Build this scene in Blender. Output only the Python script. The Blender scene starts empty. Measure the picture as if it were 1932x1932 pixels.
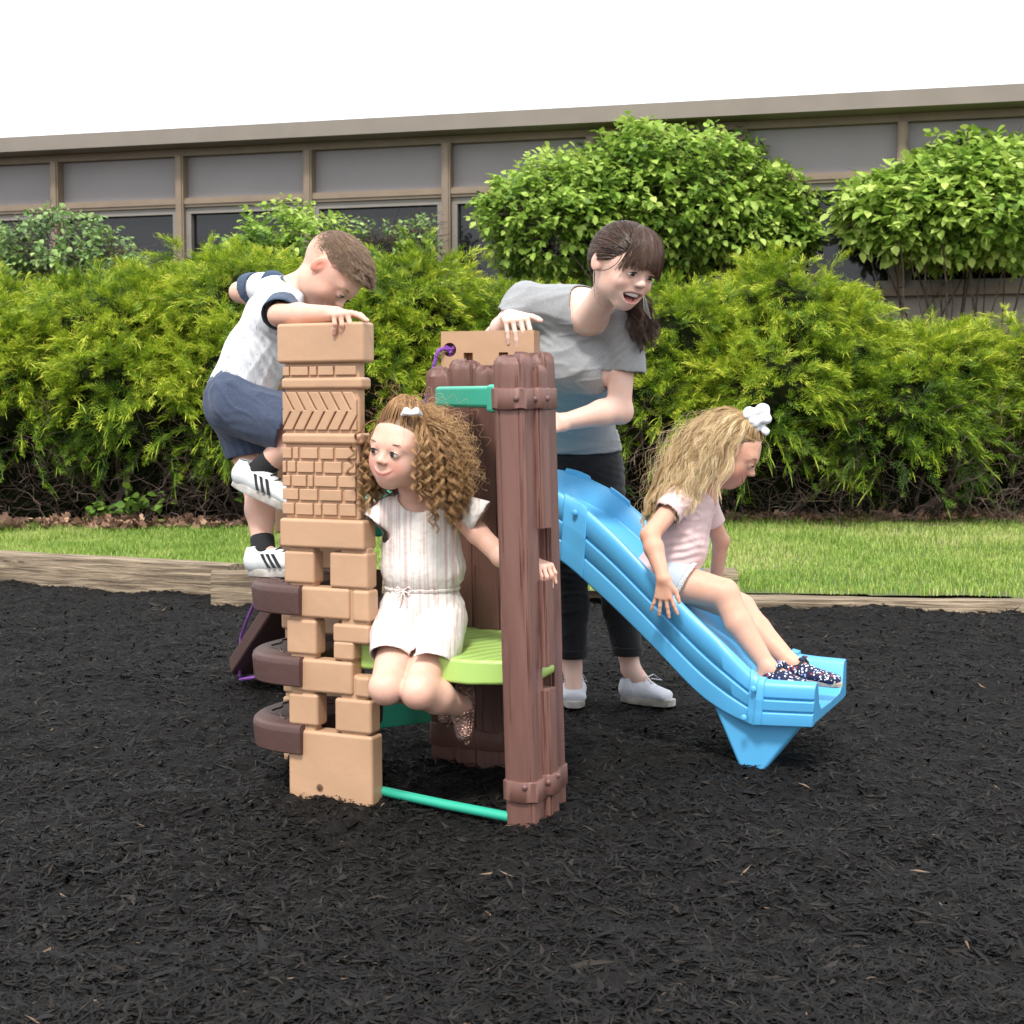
import bpy, math, random
import numpy as np
from mathutils import Vector, Matrix
R = math.radians
S = bpy.context.scene
rng = np.random.default_rng(7)
random.seed(7)

# ---------------------------------------------------------------- camera
F, HY, CH = 2683.0, 780.0, 1.0          # focal length in plan pixels (1932 wide), horizon row, lens height
PD = math.atan((966 - HY) / F)
cd = bpy.data.cameras.new('camera'); cam = bpy.data.objects.new('camera', cd)
S.collection.objects.link(cam); S.camera = cam
cd.lens = 50; cd.sensor_width = 36; cd.clip_start = .05; cd.clip_end = 2000
cam.location = (0, 0, CH); cam.rotation_euler = (R(90) - PD, 0, 0)
cd.dof.use_dof = True; cd.dof.focus_distance = 4.0; cd.dof.aperture_fstop = 11

# ---------------------------------------------------------------- sky, sun, exposure
w = bpy.data.worlds.new('World'); S.world = w; w.use_nodes = True
nt = w.node_tree; bg = nt.nodes['Background']
sky = nt.nodes.new('ShaderNodeTexSky'); sky.sky_type = 'NISHITA'; sky.sun_disc = False
SUN_EL, SUN_AZ = R(56), R(192)     # azimuth measured clockwise from +Y
sky.sun_elevation = SUN_EL; sky.sun_rotation = SUN_AZ
cl = nt.nodes.new('ShaderNodeTexNoise'); cl.inputs['Scale'].default_value = 1.6; cl.inputs['Detail'].default_value = 6
rp = nt.nodes.new('ShaderNodeValToRGB'); rp.color_ramp.elements[0].color = (9.3, 9.6, 10.2, 1); rp.color_ramp.elements[1].color = (11.0, 11.1, 11.2, 1)
rp.color_ramp.elements[0].position = .3; rp.color_ramp.elements[1].position = .7
mx = nt.nodes.new('ShaderNodeMix'); mx.data_type = 'RGBA'; mx.inputs['Factor'].default_value = .9
nt.links.new(cl.outputs['Fac'], rp.inputs['Fac']); nt.links.new(sky.outputs[0], mx.inputs['A']); nt.links.new(rp.outputs[0], mx.inputs['B'])
nt.links.new(mx.outputs['Result'], bg.inputs['Color']); bg.inputs['Strength'].default_value = .096
sd = bpy.data.lights.new('sun', 'SUN'); sd.energy = 2.0; sd.angle = R(10); sd.color = (1, .97, .92)
sun = bpy.data.objects.new('sun', sd); S.collection.objects.link(sun)
_d = Vector((math.sin(SUN_AZ) * math.cos(SUN_EL), math.cos(SUN_AZ) * math.cos(SUN_EL), math.sin(SUN_EL)))
sun.rotation_euler = _d.to_track_quat('Z', 'Y').to_euler()
S.view_settings.view_transform = 'Standard'; S.view_settings.look = 'None'; S.view_settings.gamma = 1
S.view_settings.exposure = 1.0
S.cycles.max_bounces = 6; S.cycles.diffuse_bounces = 3; S.cycles.transparent_max_bounces = 8
S.cycles.use_denoising = True

# ---------------------------------------------------------------- helpers
_u = np.array([0, math.sin(PD), math.cos(PD)]); _f = np.array([0, math.cos(PD), -math.sin(PD)])
def at(px, py, Y):
    "point of the place seen at plan pixel px, py at depth Y metres"
    d = np.array([1., 0, 0]) * ((px - 966) / F) + _u * ((966 - py) / F) + _f
    return d * (Y / d[1]) + np.array([0, 0, CH])
def ground(px, py, z=0.):
    d = np.array([1., 0, 0]) * ((px - 966) / F) + _u * ((966 - py) / F) + _f
    return d * ((z - CH) / d[2]) + np.array([0, 0, CH])

def node_mat(name):
    m = bpy.data.materials.new(name); m.use_nodes = True
    return m, m.node_tree, m.node_tree.nodes['Principled BSDF']
def mat(name, col, rough=.5, var=.0, vscale=6, bump=0., bscale=40, spec=.5, coat=0., sheen=0., sss=0., metal=0., stretch=None, col2=None, detail=5):
    "plain procedural material: colour varied by noise, noise bump"
    m, t, b = node_mat(name)
    b.inputs['Roughness'].default_value = rough; b.inputs['Specular IOR Level'].default_value = spec
    b.inputs['Coat Weight'].default_value = coat; b.inputs['Sheen Weight'].default_value = sheen; b.inputs['Metallic'].default_value = metal
    if sss:
        b.inputs['Subsurface Weight'].default_value = sss; b.inputs['Subsurface Radius'].default_value = (1, .35, .2); b.inputs['Subsurface Scale'].default_value = .008
    tc = t.nodes.new('ShaderNodeTexCoord'); mp = t.nodes.new('ShaderNodeMapping')
    t.links.new(tc.outputs['Object'], mp.inputs[0])
    if stretch: mp.inputs['Scale'].default_value = stretch
    if var or col2:
        n = t.nodes.new('ShaderNodeTexNoise'); n.inputs['Scale'].default_value = vscale; n.inputs['Detail'].default_value = detail
        t.links.new(mp.outputs[0], n.inputs['Vector'])
        r = t.nodes.new('ShaderNodeValToRGB'); r.color_ramp.elements[0].position = .32; r.color_ramp.elements[1].position = .68
        c2 = col2 or tuple(c * (1 + var) for c in col); c1 = col if col2 else tuple(c * (1 - var) for c in col)
        r.color_ramp.elements[0].color = (*c1, 1); r.color_ramp.elements[1].color = (*c2, 1)
        t.links.new(n.outputs['Fac'], r.inputs[0]); t.links.new(r.outputs[0], b.inputs['Base Color'])
    else: b.inputs['Base Color'].default_value = (*col, 1)
    if bump:
        n = t.nodes.new('ShaderNodeTexNoise'); n.inputs['Scale'].default_value = bscale; n.inputs['Detail'].default_value = 4
        t.links.new(mp.outputs[0], n.inputs['Vector'])
        bp = t.nodes.new('ShaderNodeBump'); bp.inputs['Strength'].default_value = bump; bp.inputs['Distance'].default_value = .01
        t.links.new(n.outputs['Fac'], bp.inputs['Height']); t.links.new(bp.outputs[0], b.inputs['Normal'])
    return m
def tone_mat(name, stops, rough=.5, spec=.3, trans=0., bump=0., bscale=40):
    "colour from the per-vertex attribute 'tone' (0..1) through a ramp; optional leaf translucency"
    m, t, b = node_mat(name)
    a = t.nodes.new('ShaderNodeAttribute'); a.attribute_name = 'tone'
    r = t.nodes.new('ShaderNodeValToRGB')
    while len(r.color_ramp.elements) < len(stops): r.color_ramp.elements.new(.5)
    for e, (p, c) in zip(r.color_ramp.elements, stops): e.position = p; e.color = (*c, 1)
    t.links.new(a.outputs['Fac'], r.inputs[0]); t.links.new(r.outputs[0], b.inputs['Base Color'])
    b.inputs['Roughness'].default_value = rough; b.inputs['Specular IOR Level'].default_value = spec
    if trans:
        tr = t.nodes.new('ShaderNodeBsdfTranslucent'); mxs = t.nodes.new('ShaderNodeMixShader'); mxs.inputs[0].default_value = trans
        t.links.new(r.outputs[0], tr.inputs[0]); t.links.new(b.outputs[0], mxs.inputs[1]); t.links.new(tr.outputs[0], mxs.inputs[2])
        t.links.new(mxs.outputs[0], t.nodes['Material Output'].inputs[0])
    if bump:
        n = t.nodes.new('ShaderNodeTexNoise'); n.inputs['Scale'].default_value = bscale
        bp = t.nodes.new('ShaderNodeBump'); bp.inputs['Strength'].default_value = bump; bp.inputs['Distance'].default_value = .01
        t.links.new(n.outputs['Fac'], bp.inputs['Height']); t.links.new(bp.outputs[0], b.inputs['Normal'])
    return m

def tag(o, label=None, cat=None, group=None, kind=None):
    if label: o['label'] = label
    if cat: o['category'] = cat
    if group: o['group'] = group
    if kind: o['kind'] = kind
    return o
def link(o, parent=None):
    S.collection.objects.link(o)
    if parent is not None:
        o.parent = parent; o.matrix_parent_inverse = Matrix.Translation(parent.location).inverted() if parent.type == 'EMPTY' else parent.matrix_basis.inverted()
    return o
def empty(name, loc, label, cat, group=None):
    o = bpy.data.objects.new(name, None); o.empty_display_size = .1; o.location = loc
    S.collection.objects.link(o); return tag(o, label, cat, group)
def npmesh(name, V, Fa, m, parent=None, smooth=True, tone=None, col=None):
    "one mesh object from numpy arrays (Fa: n x 3 or n x 4, or a list of polygons)"
    me = bpy.data.meshes.new(name)
    V = np.asarray(V, np.float32)
    if isinstance(Fa, np.ndarray):
        k = Fa.shape[1]; n = len(Fa)
        me.vertices.add(len(V)); me.vertices.foreach_set('co', V.ravel())
        me.loops.add(n * k); me.loops.foreach_set('vertex_index', Fa.astype(np.int32).ravel())
        me.polygons.add(n); me.polygons.foreach_set('loop_start', np.arange(0, n * k, k, dtype=np.int32))
        me.update(calc_edges=True)
    else:
        me.from_pydata([tuple(map(float, v)) for v in V], [], [tuple(int(i) for i in f) for f in Fa]); me.update()
    if smooth: me.polygons.foreach_set('use_smooth', np.ones(len(me.polygons), bool))
    if tone is not None:
        a = me.attributes.new('tone', 'FLOAT', 'POINT'); a.data.foreach_set('value', np.asarray(tone, np.float32))
    if col is not None:
        a = me.attributes.new('tint', 'FLOAT_COLOR', 'POINT'); a.data.foreach_set('color', np.c_[col, np.ones(len(col))].astype(np.float32).ravel())
    o = bpy.data.objects.new(name, me)
    if m: me.materials.append(m)
    return link(o, parent)
def _hash(i, j, k, s):
    n = (i * 73856093) ^ (j * 19349663) ^ (k * 83492791) ^ (s * 2654435761 & 0x7fffffff)
    n = (n ^ (n >> 13)) * 1274126177 & 0x7fffffff
    return ((n ^ (n >> 16)) & 0xffff) / 65535.0
def noise(P, scale=1., seed=0):
    "value noise, -1..1"
    P = np.asarray(P, float) * scale; I = np.floor(P).astype(np.int64); f = P - I; f = f * f * (3 - 2 * f)
    out = 0
    for a in (0, 1):
        for b in (0, 1):
            for c in (0, 1):
                wgt = (f[..., 0] if a else 1 - f[..., 0]) * (f[..., 1] if b else 1 - f[..., 1]) * (f[..., 2] if c else 1 - f[..., 2])
                out = out + wgt * _hash(I[..., 0] + a, I[..., 1] + b, I[..., 2] + c, seed)
    return out * 2 - 1
def fbm(P, scale=1., seed=0, oct=3):
    return sum(noise(P, scale * 2 ** i, seed + i) / 2 ** i for i in range(oct))
def nrm(v): v = np.asarray(v, float); return v / np.maximum(np.linalg.norm(v, axis=-1, keepdims=True), 1e-9)

class MB:
    "collects boxes, tubes and prisms into one mesh"
    def __init__(s): s.v = []; s.f = []
    def add(s, V, Fs):
        n = len(s.v); s.v += [tuple(map(float, v)) for v in V]; s.f += [tuple(i + n for i in f) for f in Fs]; return s
    def box(s, x0, x1, y0, y1, z0, z1, M=None):
        V = np.array([(x, y, z) for x in (x0, x1) for y in (y0, y1) for z in (z0, z1)], float)
        if M is not None: V = V @ np.array(M)[:3, :3].T + np.array(M)[:3, 3]
        return s.add(V, [(0, 1, 3, 2), (4, 6, 7, 5), (0, 4, 5, 1), (2, 3, 7, 6), (0, 2, 6, 4), (1, 5, 7, 3)])
    def tube(s, P, r, n=8, cap=True):
        P = np.asarray(P, float); r = np.broadcast_to(np.asarray(r, float), (len(P),))
        T = nrm(np.gradient(P, axis=0)); ref = np.array([0, 0, 1.]) if abs(T[0][2]) < .9 else np.array([1., 0, 0])
        A = nrm(np.cross(T, ref)); B = np.cross(T, A)
        an = np.linspace(0, 2 * np.pi, n, endpoint=False)
        V = (P[:, None] + r[:, None, None] * (A[:, None] * np.cos(an)[None, :, None] + B[:, None] * np.sin(an)[None, :, None])).reshape(-1, 3)
        Fs = [(i * n + j, i * n + (j + 1) % n, (i + 1) * n + (j + 1) % n, (i + 1) * n + j) for i in range(len(P) - 1) for j in range(n)]
        if cap: Fs += [tuple(range(n))[::-1], tuple((len(P) - 1) * n + j for j in range(n))]
        return s.add(V, Fs)
    def dome(s, c, d, r, h=.5, n=10):
        c = np.asarray(c, float); d = nrm(d); ref = np.array([0, 0, 1.]) if abs(d[2]) < .9 else np.array([1., 0, 0])
        A = nrm(np.cross(d, ref)); B = np.cross(d, A); V = []; an = np.linspace(0, 2 * np.pi, n, endpoint=False)
        for a, b in ((1, -.3), (1, .35), (.8, .75), (.4, .97)):
            V += [c + r * a * (A * math.cos(t) + B * math.sin(t)) + d * r * h * 2 * b * .5 for t in an]
        V.append(c + d * r * h)
        Fs = [(i * n + j, i * n + (j + 1) % n, (i + 1) * n + (j + 1) % n, (i + 1) * n + j) for i in range(3) for j in range(n)]
        Fs += [(3 * n + j, 3 * n + (j + 1) % n, 4 * n) for j in range(n)]
        return s.add(V, Fs)
    def build(s, name, m, parent=None, bevel=0, smooth=True, seg=2, sub=0, angle=35):
        o = npmesh(name, np.array(s.v), s.f, m, parent, smooth=False)
        me = o.data
        if smooth:
            me.polygons.foreach_set('use_smooth', np.ones(len(me.polygons), bool))
            try: me.set_sharp_from_angle(angle=R(angle))
            except Exception: pass
        if bevel:
            b = o.modifiers.new('bevel', 'BEVEL'); b.width = bevel; b.segments = seg; b.limit_method = 'ANGLE'; b.angle_limit = R(30); b.harden_normals = True
        if sub:
            b = o.modifiers.new('sub', 'SUBSURF'); b.levels = sub; b.render_levels = sub
        return o
def ico(n=2):
    import bmesh
    bm = bmesh.new(); bmesh.ops.create_icosphere(bm, subdivisions=n, radius=1); V = np.array([v.co[:] for v in bm.verts]); Fa = np.array([[v.index for v in f.verts] for f in bm.faces]); bm.free(); return V, Fa
ICO3 = ico(4)
# ================================================================ GROUND
def mulch_edge(X): return np.interp(X, [-6, -3.2, -1.9, -1.2, 1.1, 2.6, 6], [9.0, 8.35, 7.95, 7.50, 7.16, 6.96, 6.6])
def hedge_edge(X): return 11.1 + .12 * X
M_mulch = mat('mulch', (.004, .0037, .0035), .85, col2=(.010, .0086, .0078), vscale=45, bump=1.0, bscale=90, spec=.15)
M_chip = tone_mat('mulch_chips', [(0, (.0025, .0023, .0022)), (.5, (.0058, .0051, .0046)), (.8, (.012, .0102, .009)), (.95, (.028, .021, .015)), (1, (.15, .10, .065))], .65, .22)
M_soil = mat('soil', (.03, .02, .014), .9, col2=(.055, .038, .026), vscale=14, bump=.8, bscale=30)
V = np.array([(-300, -300, -.06), (300, -300, -.06), (300, 600, -.06), (-300, 600, -.06)])
tag(npmesh('ground', V, np.array([[0, 1, 2, 3]]), M_soil), kind='structure')

def grid(x0, x1, y0, y1, step):
    xs = np.arange(x0, x1 + 1e-6, step); ys = np.arange(y0, y1 + 1e-6, step)
    X, Y = np.meshgrid(xs, ys); n, m = X.shape
    i = np.arange(n - 1)[:, None] * m + np.arange(m - 1)[None]
    Fq = np.stack([i, i + 1, i + m + 1, i + m], -1).reshape(-1, 4)
    return X.ravel(), Y.ravel(), Fq
def mulch_h(X, Y):
    P = np.c_[X, Y, X * 0]
    h = -.014 + .016 * fbm(P, 2.2, 3) + .012 * noise(P, 9, 8) + .005 * noise(P, 26, 9)
    h += .09 * np.clip((Y - mulch_edge(X) + .9) / .9, 0, 1) ** 2 * (.35 + .4 * noise(P, 1.3, 5))
    return h
X, Y, Fq = grid(-5.2, 5.2, 1.4, 9.6, .027)
Z = mulch_h(X, Y) + .005 * rng.standard_normal(len(X))
keep = (Y < mulch_edge(X) + .25)
Fq = Fq[keep[Fq].all(1)]
tag(npmesh('mulch_bed', np.c_[X, Y, Z], Fq, M_mulch), kind='structure')

# shredded bark lying loose
def chips(n):
    py = np.where(rng.random(n) < .75, rng.uniform(1090, 1990, n), 1090 + 200 * rng.random(n) ** 1.3); px = rng.uniform(-330, 2260, n)
    d = np.stack([(px - 966) / F, _u[1] * (966 - py) / F + _f[1], _u[2] * (966 - py) / F + _f[2]], 1)
    P = d * (-CH / d[:, 2])[:, None]
    P = P[P[:, 1] < mulch_edge(P[:, 0]) + .05]; n = len(P)
    P[:, 2] = mulch_h(P[:, 0], P[:, 1]) + rng.uniform(-.002, .008, n)
    L = .006 + .024 * rng.random(n) ** 2.4 + .045 * (rng.random(n) > .994) * rng.random(n); Wd = L * rng.uniform(.08, .24, n); H = L * rng.uniform(.05, .2, n)
    a = rng.uniform(0, 2 * np.pi, n); tl = rng.normal(0, .28, n)
    D = np.stack([np.cos(a) * np.cos(tl), np.sin(a) * np.cos(tl), np.sin(tl)], 1); Sd = np.stack([-np.sin(a), np.cos(a), rng.normal(0, .3, n)], 1); Sd = nrm(Sd)
    U = np.cross(D, Sd)
    bend = rng.normal(0, .15, n)[:, None] * L[:, None] * Sd
    v = np.stack([P - D * L[:, None], P + D * L[:, None], P - Sd * Wd[:, None] + bend, P + Sd * Wd[:, None] + bend, P + np.abs(U) * H[:, None] + bend], 1)
    f = np.array([(0, 2, 4), (0, 4, 3), (1, 4, 2), (1, 3, 4)])
    Fa = (np.arange(n)[:, None, None] * 5 + f[None]).reshape(-1, 3)
    tone = np.clip(rng.random(n) ** 1.25 * .92, 0, .93); tone = np.where(rng.random(n) < .002, 1, tone)
    return v.reshape(-1, 3), Fa, np.repeat(tone, 5)
V, Fa, tn = chips(215000)
tag(npmesh('bark_mulch', V, Fa, M_chip, smooth=False, tone=tn), 'black shredded bark mulch covering the play area', 'mulch', kind='stuff')

# lawn, leaf litter bed
M_lawn = mat('lawn_soil', (.06, .075, .025), .9, col2=(.10, .13, .04), vscale=9, bump=.4)
X, Y, Fq = grid(-7, 7, 6.6, 13.4, .1)
Z = .085 + .012 * fbm(np.c_[X, Y, X * 0], 1.2, 4) + .02 * np.clip((Y - 8) / 3, 0, 1)
k = Y > mulch_edge(X) + .02; Fl = Fq[k[Fq].all(1)]
kl = (Y[Fl].mean(1) < hedge_edge(X[Fl].mean(1)))
tag(npmesh('lawn', np.c_[X, Y, Z], Fl[kl], M_lawn), kind='structure')
tag(npmesh('planting_bed', np.c_[X, Y, Z], Fl[~kl], M_soil), kind='structure')
X, Y, Fq = grid(-14, 14, 13.4, 22, .5)
tag(npmesh('soil_strip', np.c_[X, Y, Y * 0 + .105], Fq, M_soil), kind='structure')

def blades(n):
    X = rng.uniform(-6.4, 6.4, n); Y0 = mulch_edge(X) + .06; Y1 = hedge_edge(X) + .06
    Y = Y0 + (Y1 - Y0) * rng.random(n) ** 1.1
    inb = (Y - Y0) < .18
    keep = ~(inb & (rng.random(n) < .45)) & ((np.abs(X) < Y * .48 + .3)); X, Y, Y1 = X[keep], Y[keep], Y1[keep]; n = len(X)
    B = np.c_[X, Y, .085 + .012 * fbm(np.c_[X, Y, X * 0], 1.2, 4) + .02 * np.clip((Y - 8) / 3, 0, 1)]
    near = np.clip((Y - Y1 + .35) / .35, 0, 1)
    H = rng.uniform(.03, .075, n) * (1 + .9 * near) * (.75 + .35 * noise(B, 2.4, 31)); a = rng.uniform(0, 2 * np.pi, n); ln = rng.uniform(.1, .75, n)
    D = np.stack([np.cos(a), np.sin(a), 0 * a], 1); Sd = np.stack([-np.sin(a), np.cos(a), 0 * a], 1)
    wd = rng.uniform(.0014, .0028, n)[:, None]; U = np.array([0, 0, 1.])
    m = B + U * (H * .6)[:, None] + D * (H * ln * .3)[:, None]; t = B + U * (H * (1 - .2 * ln))[:, None] + D * (H * ln)[:, None]
    v = np.stack([B - Sd * wd, B + Sd * wd, m + Sd * wd * .8, m - Sd * wd * .8, t], 1)
    base = np.arange(n)[:, None] * 5
    Fa = np.concatenate([base + [0, 1, 2], base + [0, 2, 3], base + [3, 2, 4]])
    dry = noise(B, .9, 12) * .2 + noise(B, 4, 13) * .2
    tone = np.clip(.5 + dry + rng.normal(0, .2, n) - near * .3, 0, 1)
    return v.reshape(-1, 3), Fa, np.repeat(tone, 5)
M_grass = tone_mat('grass', [(0, (.09, .19, .025)), (.35, (.21, .34, .05)), (.7, (.38, .46, .11)), (1, (.58, .53, .27))], .5, .25, trans=.3)
V, Fa, tn = blades(250000)
tag(npmesh('grass', V, Fa, M_grass, tone=tn), 'mown green lawn strip between timber edging and hedge', 'grass', kind='stuff')

# leaf cards used for litter, bushes and weeds: a folded oval of eight triangles
def leaves(P, D, N, L, Wd, tone, shape='oval'):
    n = len(P); D = nrm(D); N = nrm(N - D * (N * D).sum(1)[:, None]); Sd = np.cross(D, N)
    if shape == 'oval':
        T = np.array([(0, 0, 0), (.28, .42, .05), (.62, .40, .04), (1, 0, -.12), (.62, -.40, .04), (.28, -.42, .05), (.45, 0, -.06)])
        f = np.array([(0, 6, 1), (1, 6, 2), (2, 6, 3), (3, 6, 4), (4, 6, 5), (5, 6, 0)])
    else:                                   # lobed dry oak leaf
        T = np.array([(0, 0, 0), (.22, .38, .12), (.34, .12, 0), (.52, .5, .16), (.64, .14, 0), (.8, .3, .1), (1, 0, .05), (.8, -.3, .1), (.64, -.14, 0), (.52, -.5, .16), (.34, -.12, 0), (.22, -.38, .12)])
        f = np.array([(0, 10, 11), (0, 2, 1), (0, 10, 2), (2, 10, 8), (2, 8, 4), (2, 4, 3), (10, 9, 8), (4, 8, 6), (4, 6, 5), (8, 7, 6)])
    Wd = np.broadcast_to(Wd, (n,))
    v = P[:, None] + T[None, :, :1] * (D * L[:, None])[:, None] + T[None, :, 1:2] * (Sd * Wd[:, None])[:, None] + T[None, :, 2:] * (N * L[:, None])[:, None]
    Fa = (np.arange(n)[:, None, None] * len(T) + f[None]).reshape(-1, 3)
    return v.reshape(-1, 3), Fa, np.repeat(tone, len(T))
n = 6000
X = rng.uniform(-4.6, 4.6, n); Y = hedge_edge(X) - .06 + np.abs(rng.normal(0, .35, n)); P = np.c_[X, Y, .125 + rng.uniform(0, .03, n)]
k = rng.random(n) < np.clip(.5 + .5 * noise(P, 1.1, 40) + .25 * (X > .8), .15, 1); P = P[k]; n = len(P)
V, Fa, tn = leaves(P, rng.normal(0, 1, (n, 3)) * [1, 1, .4], np.array([0, 0, 1.]) + rng.normal(0, .6, (n, 3)), rng.uniform(.06, .12, n), rng.uniform(.06, .1, n), rng.random(n), 'oak')
M_litter = tone_mat('dry_leaves', [(0, (.08, .045, .030)), (.5, (.20, .11, .07)), (1, (.40, .25, .16))], .7)
tag(npmesh('leaf_litter', V, Fa, M_litter, smooth=False, tone=tn), 'fallen brown leaves under the hedge', 'leaf litter', kind='stuff')

# ================================================================ TIMBER EDGING
M_wood, t, b = node_mat('weathered_timber'); b.inputs['Roughness'].default_value = .85
tc = t.nodes.new('ShaderNodeTexCoord'); mp = t.nodes.new('ShaderNodeMapping'); mp.inputs['Scale'].default_value = (1.2, 22, 22); t.links.new(tc.outputs['Object'], mp.inputs[0])
n1 = t.nodes.new('ShaderNodeTexNoise'); n1.inputs['Scale'].default_value = 2.2; n1.inputs['Detail'].default_value = 9; n1.inputs['Roughness'].default_value = .65; n1.inputs['Distortion'].default_value = .6; t.links.new(mp.outputs[0], n1.inputs[0])
r = t.nodes.new('ShaderNodeValToRGB'); r.color_ramp.elements[0].position = .3; r.color_ramp.elements[0].color = (.035, .026, .018, 1); r.color_ramp.elements[1].position = .66; r.color_ramp.elements[1].color = (.40, .31, .21, 1)
e = r.color_ramp.elements.new(.45); e.color = (.17, .125, .08, 1); t.links.new(n1.outputs[0], r.inputs[0]); t.links.new(r.outputs[0], b.inputs['Base Color'])
bp = t.nodes.new('ShaderNodeBump'); bp.inputs['Strength'].default_value = 1; bp.inputs['Distance'].default_value = .02; t.links.new(n1.outputs[0], bp.inputs['Height']); t.links.new(bp.outputs[0], b.inputs['Normal'])
def timber(a, b_, z0, z1, depth, label, seed, chew=.0):
    a = np.array(a, float); b_ = np.array(b_, float); L = np.linalg.norm(b_ - a); n = int(L / .04) + 2; e = (b_ - a) / L
    prof = [(-.5, 0), (-.5, .25), (-.5, .5), (-.5, .75), (-.46, .96), (-.3, 1), (0, 1.01), (.3, 1), (.46, .96), (.5, .7), (.5, 0)]
    V = []; m = len(prof)
    for i in range(n):
        for (u, v) in prof: V.append((i / (n - 1) * L, (u + .5) * depth, z0 + (z1 - z0) * v))
    V = np.array(V); h = (V[:, 2] - z0) / (z1 - z0)
    V[:, 1] += .012 * fbm(V * [1.5, 8, 18], 1, seed) * (1.2 - .3 * h); V[:, 2] += .008 * fbm(V * [2.2, 8, 3], 1, seed + 4)
    V[:, 1] += chew * np.clip(.45 - h, 0, 1) * np.clip(noise(V * [1, 0, 0], .9, seed + 9) + .5, 0, 1)
    Fs = [(i * m + j, (i + 1) * m + j, (i + 1) * m + (j + 1) % m, i * m + (j + 1) % m) for i in range(n - 1) for j in range(m)]
    Fs += [tuple(range(m)), tuple((n - 1) * m + j for j in range(m))[::-1]]
    o = npmesh('timber', V, Fs, M_wood); o.data.set_sharp_from_angle(angle=R(50))
    o.location = (a[0], a[1], 0); o.rotation_euler = (0, 0, math.atan2(e[1], e[0]))
    return tag(o, label, 'landscape timber', 'timbers edging the lawn')
p0 = ground(-30, 1100); p1 = ground(432, 1128); timber(p0[:2], p1[:2], -.02, .18, .17, 'long weathered grey timber left of the play set with a notched end', 3, .10)
p0 = ground(398, 1140); p1 = ground(1100, 1148); p2 = ground(1391, 1135)
timber(p0[:2], (p2[0], p2[1] - .02), -.03, .165, .14, 'weathered timber running behind the play set and the slide', 11)
p0 = ground(1300, 1156); p1 = ground(1990, 1168)
timber((p0[0], p0[1]), (p1[0], p1[1]), -.05, .082, .16, 'low half buried timber right of the slide', 21)

# ================================================================ JUNIPER HEDGE
q = []
q.append(((0, 0, 0), (1, 0, -.16), .034))
for i, (tt, sg) in enumerate([(.1, 1), (.2, -1), (.33, 1), (.45, -1), (.56, 1), (.68, -1), (.8, 1)]):
    l = .52 * (1 - .55 * tt); q.append(((tt, 0, -.16 * tt * tt), (tt + l * .76, sg * l * .6, -.16 * tt * tt + (.14 if i % 3 == 0 else -.03)), .026))
SP = []; SPT = []
for a, b_, wd in q:
    a = np.array(a, float); b_ = np.array(b_, float); d = nrm(b_ - a); s_ = nrm(np.cross(d, (0, 0, 1))) if True else 0
    m_ = a * .45 + b_ * .55; SP += [a, m_ + s_ * wd, b_, m_ - s_ * wd]; SPT += [0, .5 + .3 * a[0], 1, .5 + .3 * a[0]]
SP = np.array(SP); SPT = np.array(SPT)
def sprays(B, D, N, L, tone):
    n = len(B); D = nrm(D); Sd = nrm(np.cross(D, N)); Nn = np.cross(Sd, D)
    v = B[:, None] + (SP[None, :, :1] * D[:, None] + SP[None, :, 1:2] * Sd[:, None] + SP[None, :, 2:] * Nn[:, None]) * L[:, None, None]
    Fa = (np.arange(n * len(SP)).reshape(-1, 4))
    tn = np.clip(tone[:, None] + .42 * (SPT[None] - .5), 0, 1)
    return v.reshape(-1, 3), Fa, tn.ravel()
M_jun = tone_mat('juniper_foliage', [(0, (.016, .034, .008)), (.25, (.045, .10, .014)), (.48, (.15, .26, .018)), (.72, (.40, .50, .03)), (1, (.72, .70, .10))], .5, .3, trans=.28)
M_core = mat('juniper_core_shade', (.006, .010, .003), 1.0, spec=.05, col2=(.018, .022, .008), vscale=18, bump=1, bscale=40)  # near black: shade inside the shrub put into the colour
M_bark = mat('bark', (.035, .022, .016), .85, col2=(.12, .08, .06), vscale=20, bump=.6, bscale=60)
def twig_mesh(paths, radii, n=4):
    mb = MB()
    for P, r_ in zip(paths, radii): mb.tube(P, np.linspace(r_, r_ * .35, len(P)), n, cap=False)
    return mb
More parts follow.
